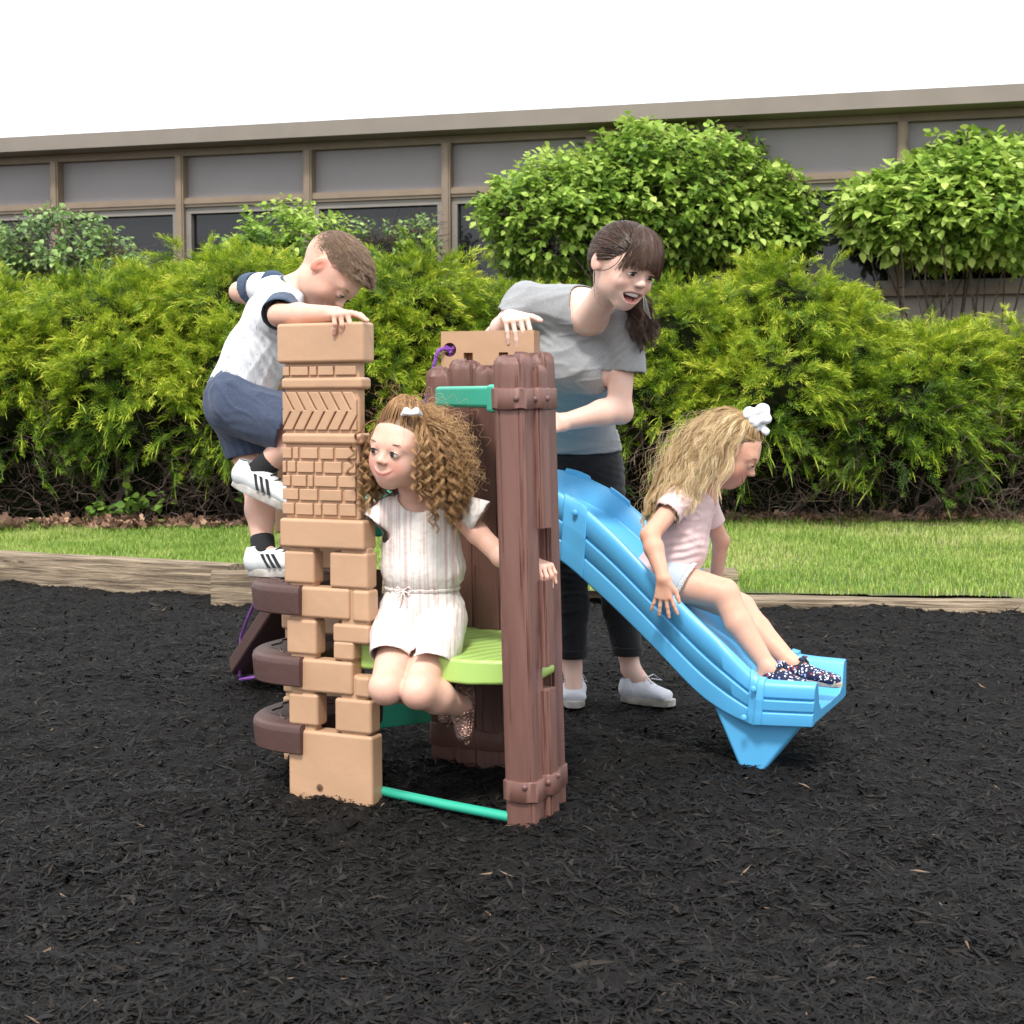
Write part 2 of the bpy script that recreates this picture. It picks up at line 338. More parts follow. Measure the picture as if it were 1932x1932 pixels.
def juniper(lobes, label, seed, nb=1.0, bare=420):
    g = np.random.default_rng(seed)
    L = []
    for (px, py, Yd, rx, rz, ry) in lobes: L.append((at(px, py, Yd), np.array([rx * Yd / F, ry, rz * Yd / F])))
    c0 = np.mean([c for c, _ in L], 0)
    root = empty('juniper_shrub', (c0[0], c0[1], .1), label, 'shrub', 'yellow green juniper shrubs in the hedge')
    Bs, Ds, Ns, Ls, Ts = [], [], [], [], []; tB, tD, tL, tT = [], [], [], []
    for ci, (c, r_) in enumerate(L):
        nbough = int(nb * 165 * (r_[0] * r_[2] + r_[0] * r_[1] * .6) * 4)
        u = nrm(g.normal(0, 1, (nbough * 3, 3))); u = u[(u[:, 1] < .55) & (u[:, 2] > -.75)][:nbough]
        keep = (u[:, 2] > -.25) | (g.random(len(u)) < .8); u = u[keep]
        lump = 1 + .22 * noise(u * 2.1 + c, 1, seed) + .16 * noise(u * 5 + c, 1, seed + 1)
        S0 = c + u * r_ * (lump * g.uniform(.72, .98, len(u)))[:, None]
        ins = np.zeros(len(u), bool)
        for cj, (c2, r2) in enumerate(L):
            if cj != ci: ins |= (((S0 - c2) / (r2 * .82)) ** 2).sum(1) < 1
        ins |= (u[:, 2] < -.05) & (g.random(len(u)) < .45)
        ins |= (noise(S0, 4.2, seed + 21) + .6 * noise(S0 * [1, 1, 2.2], 7, seed + 22)) < -.62      # gaps between the tiers
        S0 = S0[~ins]; u = u[~ins]; n = len(u)
        nor = nrm(u / r_)
        ax = nrm(nor * .85 + np.array([0, -.25, .10]) + g.normal(0, .34, (n, 3))); ax = nrm(ax * [1, 1, .75])
        Lb = g.uniform(.2, .42, n); K = 19
        ridge = noise(S0, 3.0, seed + 7) * .5 + noise(S0, 8, seed + 8) * .25
        low = np.clip((1.25 + .25 * noise(S0, 1.5, 77) - S0[:, 2]) / .9, 0, 1)          # darker, greener tone towards the ground
        nt_ = 7                                                       # long arching new tips
        for kx in range(nt_):
            sg = g.choice([-1, 1], n)[:, None]; side = nrm(np.cross(ax, nor)); t_ = g.uniform(.35, 1, n)
            pos = S0 + ax * (Lb * t_)[:, None] - np.array([0, 0, 1]) * (Lb * .35 * t_ ** 2)[:, None]
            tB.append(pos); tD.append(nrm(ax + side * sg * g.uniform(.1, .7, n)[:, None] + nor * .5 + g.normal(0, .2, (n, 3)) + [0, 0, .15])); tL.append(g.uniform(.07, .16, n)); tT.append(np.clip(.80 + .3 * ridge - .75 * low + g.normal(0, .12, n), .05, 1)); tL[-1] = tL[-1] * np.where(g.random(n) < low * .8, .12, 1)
        for kx in range(K):
            t_ = (kx + g.random(n)) / K; sg = 1 if kx % 2 else -1
            side = nrm(np.cross(ax, nor + g.normal(0, .15, (n, 3))))
            pos = S0 + ax * (Lb * t_)[:, None] + np.array([0, 0, -1]) * (Lb * .35 * t_ ** 2)[:, None] + g.normal(0, .012, (n, 3))
            dr = nrm(ax * (.7 + .6 * t_)[:, None] + side * (sg * .7 * (1.1 - t_))[:, None] + np.array([0, 0, -.30]) * t_[:, None] + g.normal(0, .20, (n, 3))); dr = nrm(dr * [1, 1, .7])
            Bs.append(pos); Ds.append(dr); Ns.append(nor + g.normal(0, .4, (n, 3)) + np.array([0, 0, .5])); Ls.append(g.uniform(.07, .135, n) * (1.1 - .3 * t_))
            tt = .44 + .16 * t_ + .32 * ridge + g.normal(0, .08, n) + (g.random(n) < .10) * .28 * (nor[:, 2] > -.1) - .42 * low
            Ts.append(np.clip(tt, .02, .97))
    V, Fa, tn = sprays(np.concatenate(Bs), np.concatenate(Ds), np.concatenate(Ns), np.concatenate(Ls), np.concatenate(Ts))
    B_, D_, L__, T_ = map(np.concatenate, (tB, tD, tL, tT)); n = len(B_); Sd = nrm(np.cross(D_, g.normal(0, .3, (n, 3)) + [0, -.7, .6])); rows = []
    for k_, (a__, wd_) in enumerate([(0, .0022), (.35, .0034), (.7, .0028), (1, .0004)]):
        c_ = B_ + D_ * (L__ * a__)[:, None] - np.array([0, 0, 1]) * (L__ * .42 * a__ ** 2)[:, None]; rows += [c_ - Sd * wd_, c_ + Sd * wd_]
    v2 = np.stack(rows, 1).reshape(-1, 3); base = np.arange(n)[:, None] * 8; f2 = np.concatenate([base + [0, 1, 3, 2], base + [2, 3, 5, 4], base + [4, 5, 7, 6]]) + len(V)
    t2 = (np.clip(T_[:, None] + np.array([-.3, -.3, -.08, -.08, .06, .06, .12, .12]), 0, 1)).ravel()
    V = np.concatenate([V, v2]); Fa = np.concatenate([Fa, f2]); tn = np.concatenate([tn, t2])
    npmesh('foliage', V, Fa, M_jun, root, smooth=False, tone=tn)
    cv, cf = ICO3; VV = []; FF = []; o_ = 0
    for c, r_ in L:  # solid core added in every lobe to block light behind the foliage
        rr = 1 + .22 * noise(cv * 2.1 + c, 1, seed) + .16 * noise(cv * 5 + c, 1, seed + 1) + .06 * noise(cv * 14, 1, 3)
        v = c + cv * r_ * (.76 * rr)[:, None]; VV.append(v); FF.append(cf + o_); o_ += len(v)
    for c, r_ in L[1:2]:                       # extra dark blob added low down, stands for the shade under the shrub
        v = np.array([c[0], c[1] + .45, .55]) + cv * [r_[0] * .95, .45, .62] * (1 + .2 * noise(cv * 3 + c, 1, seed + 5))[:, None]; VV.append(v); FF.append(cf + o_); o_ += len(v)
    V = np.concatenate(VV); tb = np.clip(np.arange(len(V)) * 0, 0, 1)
    npmesh('shade_core', V, np.concatenate(FF), M_core, root)
    # stems and a tangle of bare twigs under the skirt
    paths, rad = [], []
    x0 = min(c[0] - r_[0] * .8 for c, r_ in L); x1 = max(c[0] + r_[0] * .8 for c, r_ in L); yb = min(c[1] for c, _ in L)
    for i in range(7):
        bx = g.uniform(x0 * .7 + x1 * .3, x0 * .3 + x1 * .7); tx = g.uniform(x0, x1); t_ = np.linspace(0, 1, 9)[:, None]
        a_ = np.array([bx, yb + g.uniform(-.1, .5), .06]); e_ = np.array([tx, yb + g.uniform(-.7, .3), g.uniform(.7, 1.1)])
        P = a_ + (e_ - a_) * np.c_[t_ ** .8, t_, t_ ** 1.3] + np.cumsum(g.normal(0, .018, (9, 3)), 0); paths.append(P); rad.append(g.uniform(.018, .042))
    for i in range(bare):
        a_ = np.array([g.uniform(x0, x1), yb + g.uniform(-.75, .25), g.uniform(.12, 1.15)]); d = nrm(g.normal(0, 1, 3) * [1, .6, .7]); n = 7; st = []
        p = a_.copy()
        for k_ in range(n): st.append(p.copy()); d = nrm(d + g.normal(0, .38, 3) + [0, -.03, -.03]); p = p + d * g.uniform(.03, .09); p[2] = max(p[2], .11)
        paths.append(np.array(st)); rad.append(g.uniform(.0018, .0045))
    mb = twig_mesh(paths, rad); mb.build('branches', M_bark, root, smooth=True)
    return root
juniper([(-60, 650, 12.3, 180, 110, .9), (20, 750, 11.9, 190, 140, .75)], 'juniper shrub at the far left edge of the hedge', 101)
juniper([(250, 640, 12.4, 170, 110, .9), (280, 760, 11.9, 180, 140, .8), (354, 540, 12.6, 34, 60, .25)], 'juniper shrub with one sprig standing up at its top, left of the boy', 102)
juniper([(470, 615, 12.5, 150, 120, .9), (480, 755, 11.9, 160, 140, .8)], 'juniper shrub directly behind the boy', 103)
juniper([(780, 620, 12.4, 150, 118, .9), (700, 740, 12.0, 180, 150, .8)], 'juniper shrub behind the brick tower and the curly haired girl', 104)
juniper([(990, 680, 12.3, 140, 120, .9), (1000, 790, 12.0, 160, 110, .7)], 'juniper shrub behind the log posts and the woman', 105)
juniper([(1270, 680, 12.2, 120, 120, .9), (1250, 785, 11.9, 150, 120, .75)], 'juniper shrub just right of the woman', 106)
juniper([(1470, 640, 12.3, 175, 120, .95), (1450, 760, 11.7, 180, 135, .9), (1560, 690, 11.9, 90, 100, .6)], 'tallest juniper mound, behind the girl on the slide', 107)
juniper([(1740, 740, 12.0, 150, 105, .85), (1690, 800, 11.6, 165, 110, .8)], 'low juniper mound under the tall bush on the right', 108)
juniper([(1950, 715, 12.0, 120, 105, .85), (1960, 790, 11.9, 120, 95, .7)], 'juniper shrub cut by the right edge of the photo', 109, bare=480)

juniper([(-400, 680, 12.3, 170, 110, .9), (-230, 740, 12.0, 150, 120, .75)], 'juniper shrub beyond the left edge of the hedge', 110, nb=.7, bare=200)
juniper([(2290, 690, 12.2, 170, 110, .9), (2150, 750, 12.0, 140, 110, .75)], 'juniper shrub beyond the right edge of the hedge', 111, nb=.7, bare=200)

# ================================================================ BROADLEAF BUSHES
M_leaf = tone_mat('bush_leaves', [(0, (.04, .09, .015)), (.4, (.14, .26, .035)), (.75, (.32, .47, .07)), (1, (.50, .62, .15))], .48, .3, trans=.35)
M_leaf2 = tone_mat('pale_bush_leaves', [(0, (.05, .09, .03)), (.5, (.15, .26, .08)), (1, (.36, .50, .16))], .45, .4, trans=.3)
def bush(lobes, label, seed, dens=1.0, bare=0, m=M_leaf, leaf=.085, stems=10, low=.35, name='leafy_shrub'):
    g = np.random.default_rng(seed); L = []
    for (px, py, Yd, rx, rz, ry) in lobes: L.append((at(px, py, Yd), np.array([rx * Yd / F, ry, rz * Yd / F])))
    c0 = np.mean([c for c, _ in L], 0)
    root = empty(name, (c0[0], c0[1], .1), label, 'bush', 'broadleaf bushes behind the junipers')
    Bs, Ds, Ns, Ts = [], [], [], []
    paths, rad = [], []
    for c, r_ in L:
        n = int(dens * 190 * (r_[0] * r_[2] * 4 + r_[0] * r_[1] * 2))
        u = nrm(g.normal(0, 1, (n * 2, 3))); u = u[u[:, 1] < .6][:n]; n = len(u)
        rr = g.uniform(.55, 1.0, n) ** .6 * (1 + .2 * noise(u * 2.4 + c, 1, seed) + .1 * noise(u * 6, 1, seed + 2))
        T = c + u * r_ * rr[:, None]
        # a shoot of five to eight leaves at every tip
        sd = nrm(u + np.array([0, -.1, .6]) + g.normal(0, .35, (n, 3)))
        K = 7; cl_ = g.normal(0, .13, n) + .25 * noise(T, 2.5, seed + 3)
        for k_ in range(K):
            ang = k_ * 2.4 + g.random(n) * .8; A = nrm(np.cross(sd, [0.3, .2, 1.0])); B_ = np.cross(sd, A)
            rad_d = A * np.cos(ang)[:, None] + B_ * np.sin(ang)[:, None]
            pos = T + sd * ((k_ / K - .5) * .18) + g.normal(0, .006, (n, 3)); d = nrm(rad_d + sd * (.25 + .12 * k_) + np.array([0, 0, -.28]) + g.normal(0, .2, (n, 3)))
            Bs.append(pos); Ds.append(d); Ns.append(np.array([0, -.25, 1.0]) + g.normal(0, .38, (n, 3))); Ts.append(np.clip(.48 + cl_ + g.normal(0, .13, n) + .05 * k_, 0, 1))
        m_ = g.random(n) < .22
        for p, d in zip(T[m_], sd[m_]):
            q_ = c + (p - c) * .35; t_ = np.linspace(0, 1, 5)[:, None]; paths.append(q_ + (p - q_) * t_ + np.cumsum(g.normal(0, .012, (5, 3)), 0)); rad.append(.006)
        for _ in range(int(bare)):
            u_ = nrm(g.normal(0, 1, 3)); p = c + u_ * r_ * g.uniform(.2, .8); e_ = c + u_ * r_ * g.uniform(.95, 1.12) + g.normal(0, .08, 3); t_ = np.linspace(0, 1, 6)[:, None]
            paths.append(p + (e_ - p) * t_ + np.cumsum(g.normal(0, .02, (6, 3)), 0)); rad.append(g.uniform(.003, .006))
    P = np.concatenate(Bs); n = len(P); Ln = leaf * g.uniform(.65, 1.15, n)
    V, Fa, tn = leaves(P, np.concatenate(Ds), np.concatenate(Ns), Ln, Ln * .72, np.concatenate(Ts))
    npmesh('foliage', V, Fa, m, root, smooth=True, tone=tn)
    for i in range(stems):
        c, r_ = L[i % len(L)]; t_ = np.linspace(0, 1, 10)[:, None]; a_ = np.array([c0[0] + g.uniform(-.35, .35) * (1 + i % 3), c0[1] + g.uniform(-.2, .2), .1]); e_ = c + g.uniform(-.7, .7, 3) * r_
        P = a_ + (e_ - a_) * np.c_[t_ ** 1.2, t_, t_ ** .85] + np.cumsum(g.normal(0, .02, (10, 3)), 0); paths.append(P); rad.append(g.uniform(.010, .022))
    twig_mesh(paths, rad).build('branches', M_bark, root)
    return root
bush([(110, 470, 14.6, 125, 70, .6), (20, 500, 14.6, 90, 60, .5), (190, 500, 14.4, 90, 55, .5)], 'sparse small leaved bush with bare twigs at the far left', 201, .5, 170, M_leaf2, .075)
bush([(560, 470, 14.2, 110, 80, .6), (500, 500, 13.9, 90, 60, .5)], 'fresh green bush behind the boy, in front of the windows', 202, .75, 30, M_leaf, .08)
bush([(720, 470, 14.6, 90, 55, .5), (790, 460, 14.7, 45, 50, .4)], 'thin twiggy bush between the boy and the woman', 203, .4, 150, M_leaf2, .06)
bush([(1060, 420, 14.3, 160, 120, .8), (1280, 380, 14.4, 210, 140, .9), (1450, 420, 14.5, 105, 110, .7), (1180, 370, 14.6, 150, 90, .7)], 'large rounded leafy bush behind the woman', 204, 1.05, 40, M_leaf, .092, 14)
bush([(1760, 390, 13.6, 170, 85, .8), (1880, 400, 13.4, 150, 110, .8), (1850, 345, 13.8, 150, 85, .7), (1690, 425, 13.5, 90, 62, .5), (1800, 455, 13.5, 110, 50, .5), (1640, 400, 13.7, 60, 60, .4)], 'tall bright green bush on bare stems at the right', 205, .9, 50, M_leaf, .112, 22)
# low weeds at the foot of the hedge
def weed(px, py, Yd, h, n, label, seed, big=.09):
    g = np.random.default_rng(seed); c = at(px, py, Yd); root = empty('weed', (c[0], c[1], .12), label, 'plant', 'low plants at the foot of the hedge')
    P = c + g.normal(0, 1, (n, 3)) * [h * .9, h * .3, h * .45]; P[:, 2] = np.maximum(P[:, 2], .16)
    V, Fa, tn = leaves(P, g.normal(0, 1, (n, 3)) * [1, .6, .35] + [0, -.3, 0], np.array([0, -.7, .8]) + g.normal(0, .3, (n, 3)), g.uniform(.6, 1, n) * big, g.uniform(.5, .7, n) * big, g.uniform(.05, .55, n))
    npmesh('leaf', V, Fa, M_leaf, root, tone=tn)
    mb = MB()
    for p in P[::3]: mb.tube([np.array([c[0] + g.normal(0, .03), c[1], .11]), (c + p) / 2 - [0, 0, .05], p], .003, 4)
    mb.build('stem', M_bark, root)
weed(1825, 930, 11.75, .14, 46, 'dark glossy seedling below the juniper on the right', 5, .11)
weed(1895, 965, 11.8, .08, 20, 'light green seedling at the right edge of the bed', 6, .09)
weed(205, 960, 11.2, .09, 26, 'dark leafy weed under the left junipers', 7, .1)
weed(262, 950, 11.15, .11, 34, 'broad leaved weed beside the other one under the left junipers', 8, .11)
weed(470, 935, 11.5, .07, 18, 'small yellow green weed behind the boy', 9, .08)

# ================================================================ OFFICE BUILDING
bl = empty('office_building', (0, 15, 0), 'low office building with brown window mullions and grey panels behind the bushes', 'building')
bl.rotation_euler = (0, 0, math.atan2(-.25, 1))
def bpart(mb, name, m, parent=None, bevel=0):
    o = mb.build(name, m, None, bevel=bevel, smooth=False); o.parent = parent or bl; return o
M_panel = mat('grey_panel', (.215, .197, .198), .45, col2=(.24, .22, .22), vscale=1.4, spec=.4)
M_mull = mat('brown_aluminium', (.21, .158, .11), .5, var=.08, vscale=8, spec=.4)
M_frame = mat('window_frame', (.21, .19, .165), .5, var=.06, spec=.4)
M_fascia = mat('fascia', (.20, .17, .14), .6, var=.06, vscale=3)
M_plinth = mat('painted_masonry', (.34, .29, .25), .85, var=.1, vscale=5, bump=.3)
M_glass, t, b = node_mat('dark_window_glass'); b.inputs['Base Color'].default_value = (.008, .008, .009, 1); b.inputs['Roughness'].default_value = .06; b.inputs['Specular IOR Level'].default_value = .45
n1 = t.nodes.new('ShaderNodeTexNoise'); n1.inputs['Scale'].default_value = 1.1; bp = t.nodes.new('ShaderNodeBump'); bp.inputs['Strength'].default_value = .06; t.links.new(n1.outputs[0], bp.inputs['Height']); t.links.new(bp.outputs[0], b.inputs['Normal'])
xm = [(-5.31 - 1.54 * k_) for k_ in range(4, 0, -1)] + [-5.31, -3.767, -2.258, -.705] + [-.705 + 1.54 * k_ for k_ in range(1, 8)]
x0, x1 = xm[0], xm[-1]
bpart(MB().box(x0, x1, .10, .45, 0, 2.15), 'plinth_wall', M_plinth)
bpart(MB().box(x0, x1, .16, 5, 0.1, 3.9), 'core_wall', M_panel)
bpart(MB().box(x0 - .1, x1 + .1, -.30, 5.2, 3.91, 4.07), 'roof', M_fascia)
bpart(MB().box(x0, x1, -.02, .10, 2.15, 2.23), 'sill', M_mull)
bpart(MB().box(x0, x1, .0, .158, 3.83, 3.907), 'head_rail', M_mull)
for x in xm: bpart(MB().box(x - .048, x + .048, -.045, .155, 2.232, 3.828).box(x - .03, x + .03, -.06, -.046, 2.3, 3.82), 'mullion', M_mull)
for xa, xb in zip(xm[:-1], xm[1:]):
    xa += .05; xb -= .05
    bpart(MB().box(xa, xb, .075, .13, 3.37, 3.828), 'spandrel_panel', M_panel)
    bpart(MB().box(xa, xb, -.02, .15, 3.27, 3.368).box(xa, xb, -.035, -.021, 3.30, 3.34), 'transom', M_mull)
    f_ = bpart(MB().box(xa, xb, .01, .12, 3.20, 3.268).box(xa, xb, .01, .12, 2.232, 2.30).box(xa, xa + .06, .01, .12, 2.302, 3.198).box(xb - .06, xb, .01, .12, 2.302, 3.198), 'window_frame', M_frame)
    bpart(MB().box(xa + .06, xb - .06, .08, .10, 2.302, 3.198), 'pane', M_glass, f_)
# ================================================================ PLAY CLIMBER
A24 = R(24); U = np.array([math.cos(A24), -math.sin(A24), 0]); Vv = np.array([math.sin(A24), math.cos(A24), 0])
M_tan = mat('tan_plastic', (.465, .282, .170), .42, var=.06, vscale=6, bump=.35, bscale=11, spec=.4)
M_brown = mat('brown_plastic', (.115, .052, .040), .5, col2=(.185, .092, .074), vscale=7, bump=.75, bscale=26, spec=.4, stretch=(1, 1, .12))
M_step = mat('dark_brown_plastic', (.085, .044, .038), .5, var=.08, bump=.12, bscale=50, spec=.4)
M_blue = mat('blue_plastic', (.09, .385, .68), .36, var=.03, vscale=4, bump=.05, bscale=14, spec=.45)
M_teal = mat('teal_plastic', (.030, .38, .25), .38, var=.03, bump=.04, spec=.45)
M_rope = mat('purple_rope', (.17, .03, .32), .6, col2=(.36, .12, .5), vscale=160, bump=1, bscale=260)
M_bolt = mat('bolt_brown', (.13, .065, .055), .4)
M_lime = node_mat('lime_plastic')[0]; t = M_lime.node_tree; b = t.nodes['Principled BSDF']; b.inputs['Base Color'].default_value = (.37, .55, .14, 1); b.inputs['Roughness'].default_value = .38
climber = empty('play_climber', (-.1, 3.9, 0), 'plastic climber with tan brick towers, brown log posts and a blue slide', 'play structure')

P0 = ground(704, 1513); P0[2] = 0
def T3(s, t_, z): return P0 - U * s + Vv * t_ + np.array([0, 0, z])
MT = np.eye(4); MT[:3, 0] = -U; MT[:3, 1] = Vv; MT[:3, 2] = (0, 0, 1); MT[:3, 3] = P0
def zr(y): return at(620, y, 3.71)[2]
Wt, TH = .24, .047
def sx(px, y=1000):                       # s coordinate on the front face from a plan column
    lo, hi = -.1, .6
    for _ in range(40):
        m_ = (lo + hi) / 2; p = T3(m_, 0, zr(y)); d = p - [0, 0, CH]; zc = d @ _f; x = 966 + F * d[0] / zc
        if x > px: lo = m_
        else: hi = m_
    return (lo + hi) / 2
def bbox(mb, x0, x1, y0, y1, out=.0, back=None, M=MT):
    s0, s1 = sorted((sx(x0, (y0 + y1) / 2), sx(x1, (y0 + y1) / 2))); z0, z1 = sorted((zr(y0), zr(y1)))
    bk = TH if back is None else back
    mb.box(s0, s1, -out, bk, z0, z1, M)
def tower():
    mb = MB(); pat = MB(); L_, Rr = 533, 675
    bbox(mb, 525, 688, 611, 686, .010, TH + .006)                      # cap block
    bbox(mb, L_ + 1, Rr, 680, 980, -.007, TH - .004)                  # recessed field behind the brick pattern
    bbox(mb, 531, 683, 713, 735, .005, TH + .004); bbox(mb, 532, 684, 817, 838, .005, TH + .004)
    W_ = Rr - L_
    for f0, f1 in ((0, .085), (.10, .335), (.355, .447), (.467, .67), (.695, .97)): bbox(pat, L_ + W_ * f0, L_ + W_ * f1, 692, 709, .001, .03)
    rows = [((0, .115), (.137, .205), (.235, .46), (.495, .67), (.70, .97)), ((0, .045), (.065, .17), (.19, .41), (.43, .52), (.55, .78), (.815, .97)),
            ((0, .10), (.125, .31), (.335, .40), (.425, .715), (.745, .97)), ((0, .205), (.225, .46), (.49, .78), (.82, .97)), ((0, .15), (.175, .40), (.42, .51), (.535, .72), (.755, .97))]
    for (y0, y1), rw in zip([(844, 865), (870, 891), (896, 917), (922, 943), (948, 970)], rows):
        for f0, f1 in rw: bbox(pat, L_ + W_ * f0, L_ + W_ * f1, y0 + rng.uniform(-.6, .6), y1 + rng.uniform(-.6, .6), .001, .03)
    Y0, Y1, Ym = zr(740), zr(811), zr(775.5); g_ = .005; w_ = .029; sk = .030; SL, SR = sx(L_, 775), sx(Rr - 3, 775)   # herringbone panel
    def clip(poly, a, sgn):
        o_ = []
        for i in range(len(poly)):
            p, q_ = poly[i], poly[(i + 1) % len(poly)]; ip, iq = sgn * (p[0] - a) >= 0, sgn * (q_[0] - a) >= 0
            if ip: o_.append(p)
            if ip != iq: r_ = (a - p[0]) / (q_[0] - p[0]); o_.append((a, p[1] + r_ * (q_[1] - p[1])))
        return o_
    for k_ in range(-2, 8):
        for up in (0, 1):
            s0 = SL - k_ * (w_ + g_) - (0 if up else .010)
            qd = [(s0, Y1), (s0 - w_, Y1), (s0 - w_ - sk, Ym + g_ / 2), (s0 - sk, Ym + g_ / 2)] if up else [(s0 - sk, Ym - g_ / 2), (s0 - w_ - sk, Ym - g_ / 2), (s0 - w_, Y0), (s0, Y0)]
            qd = clip(qd, SR, 1); qd = clip(qd, SL, -1) if len(qd) > 2 else qd
            if len(qd) < 3: continue
            n = len(qd); ar = sum(qd[i][0] * qd[(i + 1) % n][1] - qd[(i + 1) % n][0] * qd[i][1] for i in range(n)) / 2
            if abs(ar) < 1.5e-4: continue
            Vs = [(MT[:3, :3] @ np.array([s_, d_, z_]) + MT[:3, 3]) for d_ in (-.001, .03) for s_, z_ in qd]
            pat.add(Vs, [tuple(range(n)), tuple(range(n, 2 * n))[::-1]] + [(i, i + n, (i + 1) % n + n, (i + 1) % n) for i in range(n)])
    bbox(mb, 531, 690, 977, 1032, .012, TH + .010)                     # ledge
    th = TH + .004
    bbox(mb, 545, 592, 1026, 1380, -.004, th - .010); bbox(mb, 640, 692, 1026, 1206, -.004, th - .010); bbox(mb, 640, 664, 1206, 1264, -.004, th - .010); bbox(mb, 640, 692, 1264, 1380, -.004, th - .010); bbox(mb, 585, 645, 1107, 1160, -.003, th - .008); bbox(mb, 585, 645, 1243, 1298, -.003, th - .008)
    bbox(mb, 536, 593, 1038, 1100, .004, th); bbox(mb, 622, 694, 1037, 1104, .004, th)
    bbox(mb, 558, 660, 1104.5, 1163, .005, th); bbox(mb, 665, 697, 1106, 1165, .005, th)
    bbox(mb, 541, 597, 1167, 1233, .004, th); bbox(mb, 628, 697, 1170, 1206, .004, th); bbox(mb, 629, 668, 1202, 1238, .0045, th + .0005)
    bbox(mb, 561, 666, 1240, 1302, .005, th); bbox(mb, 670, 699, 1265, 1304, .005, th)
    bbox(mb, 545, 600, 1306, 1366, .004, th); bbox(mb, 632, 701, 1308, 1371, .004, th)
    bbox(mb, 546, 704, 1374, 1514, .006, th + .004)
    return mb, pat
def put_tower(off):
    mb, pat = tower()
    for q_ in (mb, pat): q_.v = [tuple(np.array(v) + off) for v in q_.v]
    o = mb.build('brick_tower', M_tan, climber, bevel=.009, seg=4); o2 = pat.build('brick_pattern', M_tan, o, bevel=.0038, seg=3)
    # slight moulding unevenness of the big faces
    return o
put_tower(np.zeros(3))
h = MB(); c = T3(sx(606, 1478), -.0062, zr(1478)); h.tube([c - Vv * .0012, c + Vv * .004], [.010, .009], 16); h.build('screw_shade_disc', mat('recess_shade', (.16, .07, .035), .6), climber)  # raised disc, shade of the screw hole put into its darker colour
h = MB(); h.tube([c - Vv * .0035, c - Vv * .001], [.004, .004], 10); h.build('screw', mat('steel', (.35, .33, .3), .35, metal=1), climber)
# far tower: same moulding farther back
off = ground(535, 1420) - T3(sx(546, 1500), 0, 0); off[2] = 0
put_tower(off)
# three half round steps between the towers
for ytop in (1102, 1236, 1363):
    zt = at(560, ytop, 3.72)[2]; pts = []
    for a in np.linspace(-90, 90, 25):
        ca, sa = math.cos(R(a)), math.sin(R(a)); pts.append((.222 + .215 * abs(ca) ** .75, .20 + .225 * np.sign(sa) * abs(sa) ** .85))
    pts = [(.205, .20 - .225), *pts, (.205, .20 + .225)]; pts = np.array(pts); cen = np.array([.25, .20]); V = []; n = len(pts)
    for k_, (z_, sc) in enumerate([(-.078, .95), (-.074, .975), (-.02, 1.0), (-.017, 1.0), (-.006, .985), (0, .95)]):
        for p in pts: q_ = cen + (p - cen) * sc; V.append(T3(q_[0], q_[1], zt + z_))
    Fs = [(i * n + j, i * n + (j + 1) % n, (i + 1) * n + (j + 1) % n, (i + 1) * n + j) for i in range(5) for j in range(n)] + [tuple(range(n))[::-1], tuple(5 * n + j for j in range(n))]
    o = npmesh('step', np.array(V), Fs, M_step, climber); o.data.set_sharp_from_angle(angle=R(35))
    mb = MB()                                # raised wood grain rings on the tread
    for rr_ in (.35, .55, .78):
        P = []
        for a in np.linspace(-75, 75, 22):
            q_ = cen + np.array([.19 * math.cos(R(a)), .2 * math.sin(R(a))]) * rr_ * (1 + .07 * math.sin(a * .16 + rr_ * 9)); P.append(T3(q_[0], q_[1], zt + .0005))
        mb.tube(P, .0035, 6)
    mb.build('tread_ridge', M_step, o)
# log posts: grooved rounded columns
def log(c, rx, ry, z0, z1, seed, tilt=(0, 0), crown=.03, rot=-.42, ndiv=64, depth=.085, taper=0.0, chamfer=False):
    nz = max(6, int((z1 - z0) / .03)); an = np.linspace(0, 2 * np.pi, ndiv, endpoint=False); V = []
    zs = list(np.linspace(z0, z1, nz)); ins = [0.] * nz
    if crown: zs += [z1 + crown * .35, z1 + crown * .8, z1 + crown, z1 + crown]; ins += [.04, .2, .42, .9]; ins[nz - 1] = .0
    elif chamfer: zs = [z0 - .012, z0] + zs[1:]; ins = [.3] + [0.] + ins[1:]
    for z_, i_ in zip(zs, ins):
        wn = .35 * math.sin(z_ * 5 + seed) + .2 * math.sin(z_ * 11 + 2 * seed)
        for a in an:
            ca, sa = math.cos(a), math.sin(a); e_ = .42
            x = np.sign(ca) * abs(ca) ** e_; y = np.sign(sa) * abs(sa) ** e_
            P3 = np.array([[math.cos(a + .06 * wn) * 3.2 + seed, math.sin(a + .06 * wn) * 3.2, z_ * .8]])
            gr = noise(P3, 1.5, seed)[0]; gr2 = noise(P3 * [3, 3, 1], 1.5, seed + 5)[0]
            k_ = 1 - depth * 1.9 * (abs(gr) < .14) * (1 - abs(gr) / .14) + depth * .6 * gr - depth * 1.1 * (abs(gr2) < .12) * (1 - abs(gr2) / .12)
            k_ *= 1 - i_
            lx, ly = x * rx * k_, y * ry * k_; cr, sr = math.cos(rot), math.sin(rot)
            V.append((c[0] + lx * cr - ly * sr + tilt[0] * z_, c[1] + lx * sr + ly * cr + tilt[1] * z_, z_ + (crown * (.55 * gr + .3 * gr2) if i_ > 0 else 0)))
    m_ = len(zs); n = ndiv
    Fs = [(i * n + j, i * n + (j + 1) % n, (i + 1) * n + (j + 1) % n, (i + 1) * n + j) for i in range(m_ - 1) for j in range(n)] + [tuple(range(n))[::-1], tuple((m_ - 1) * n + j for j in range(n))]
    return V, Fs
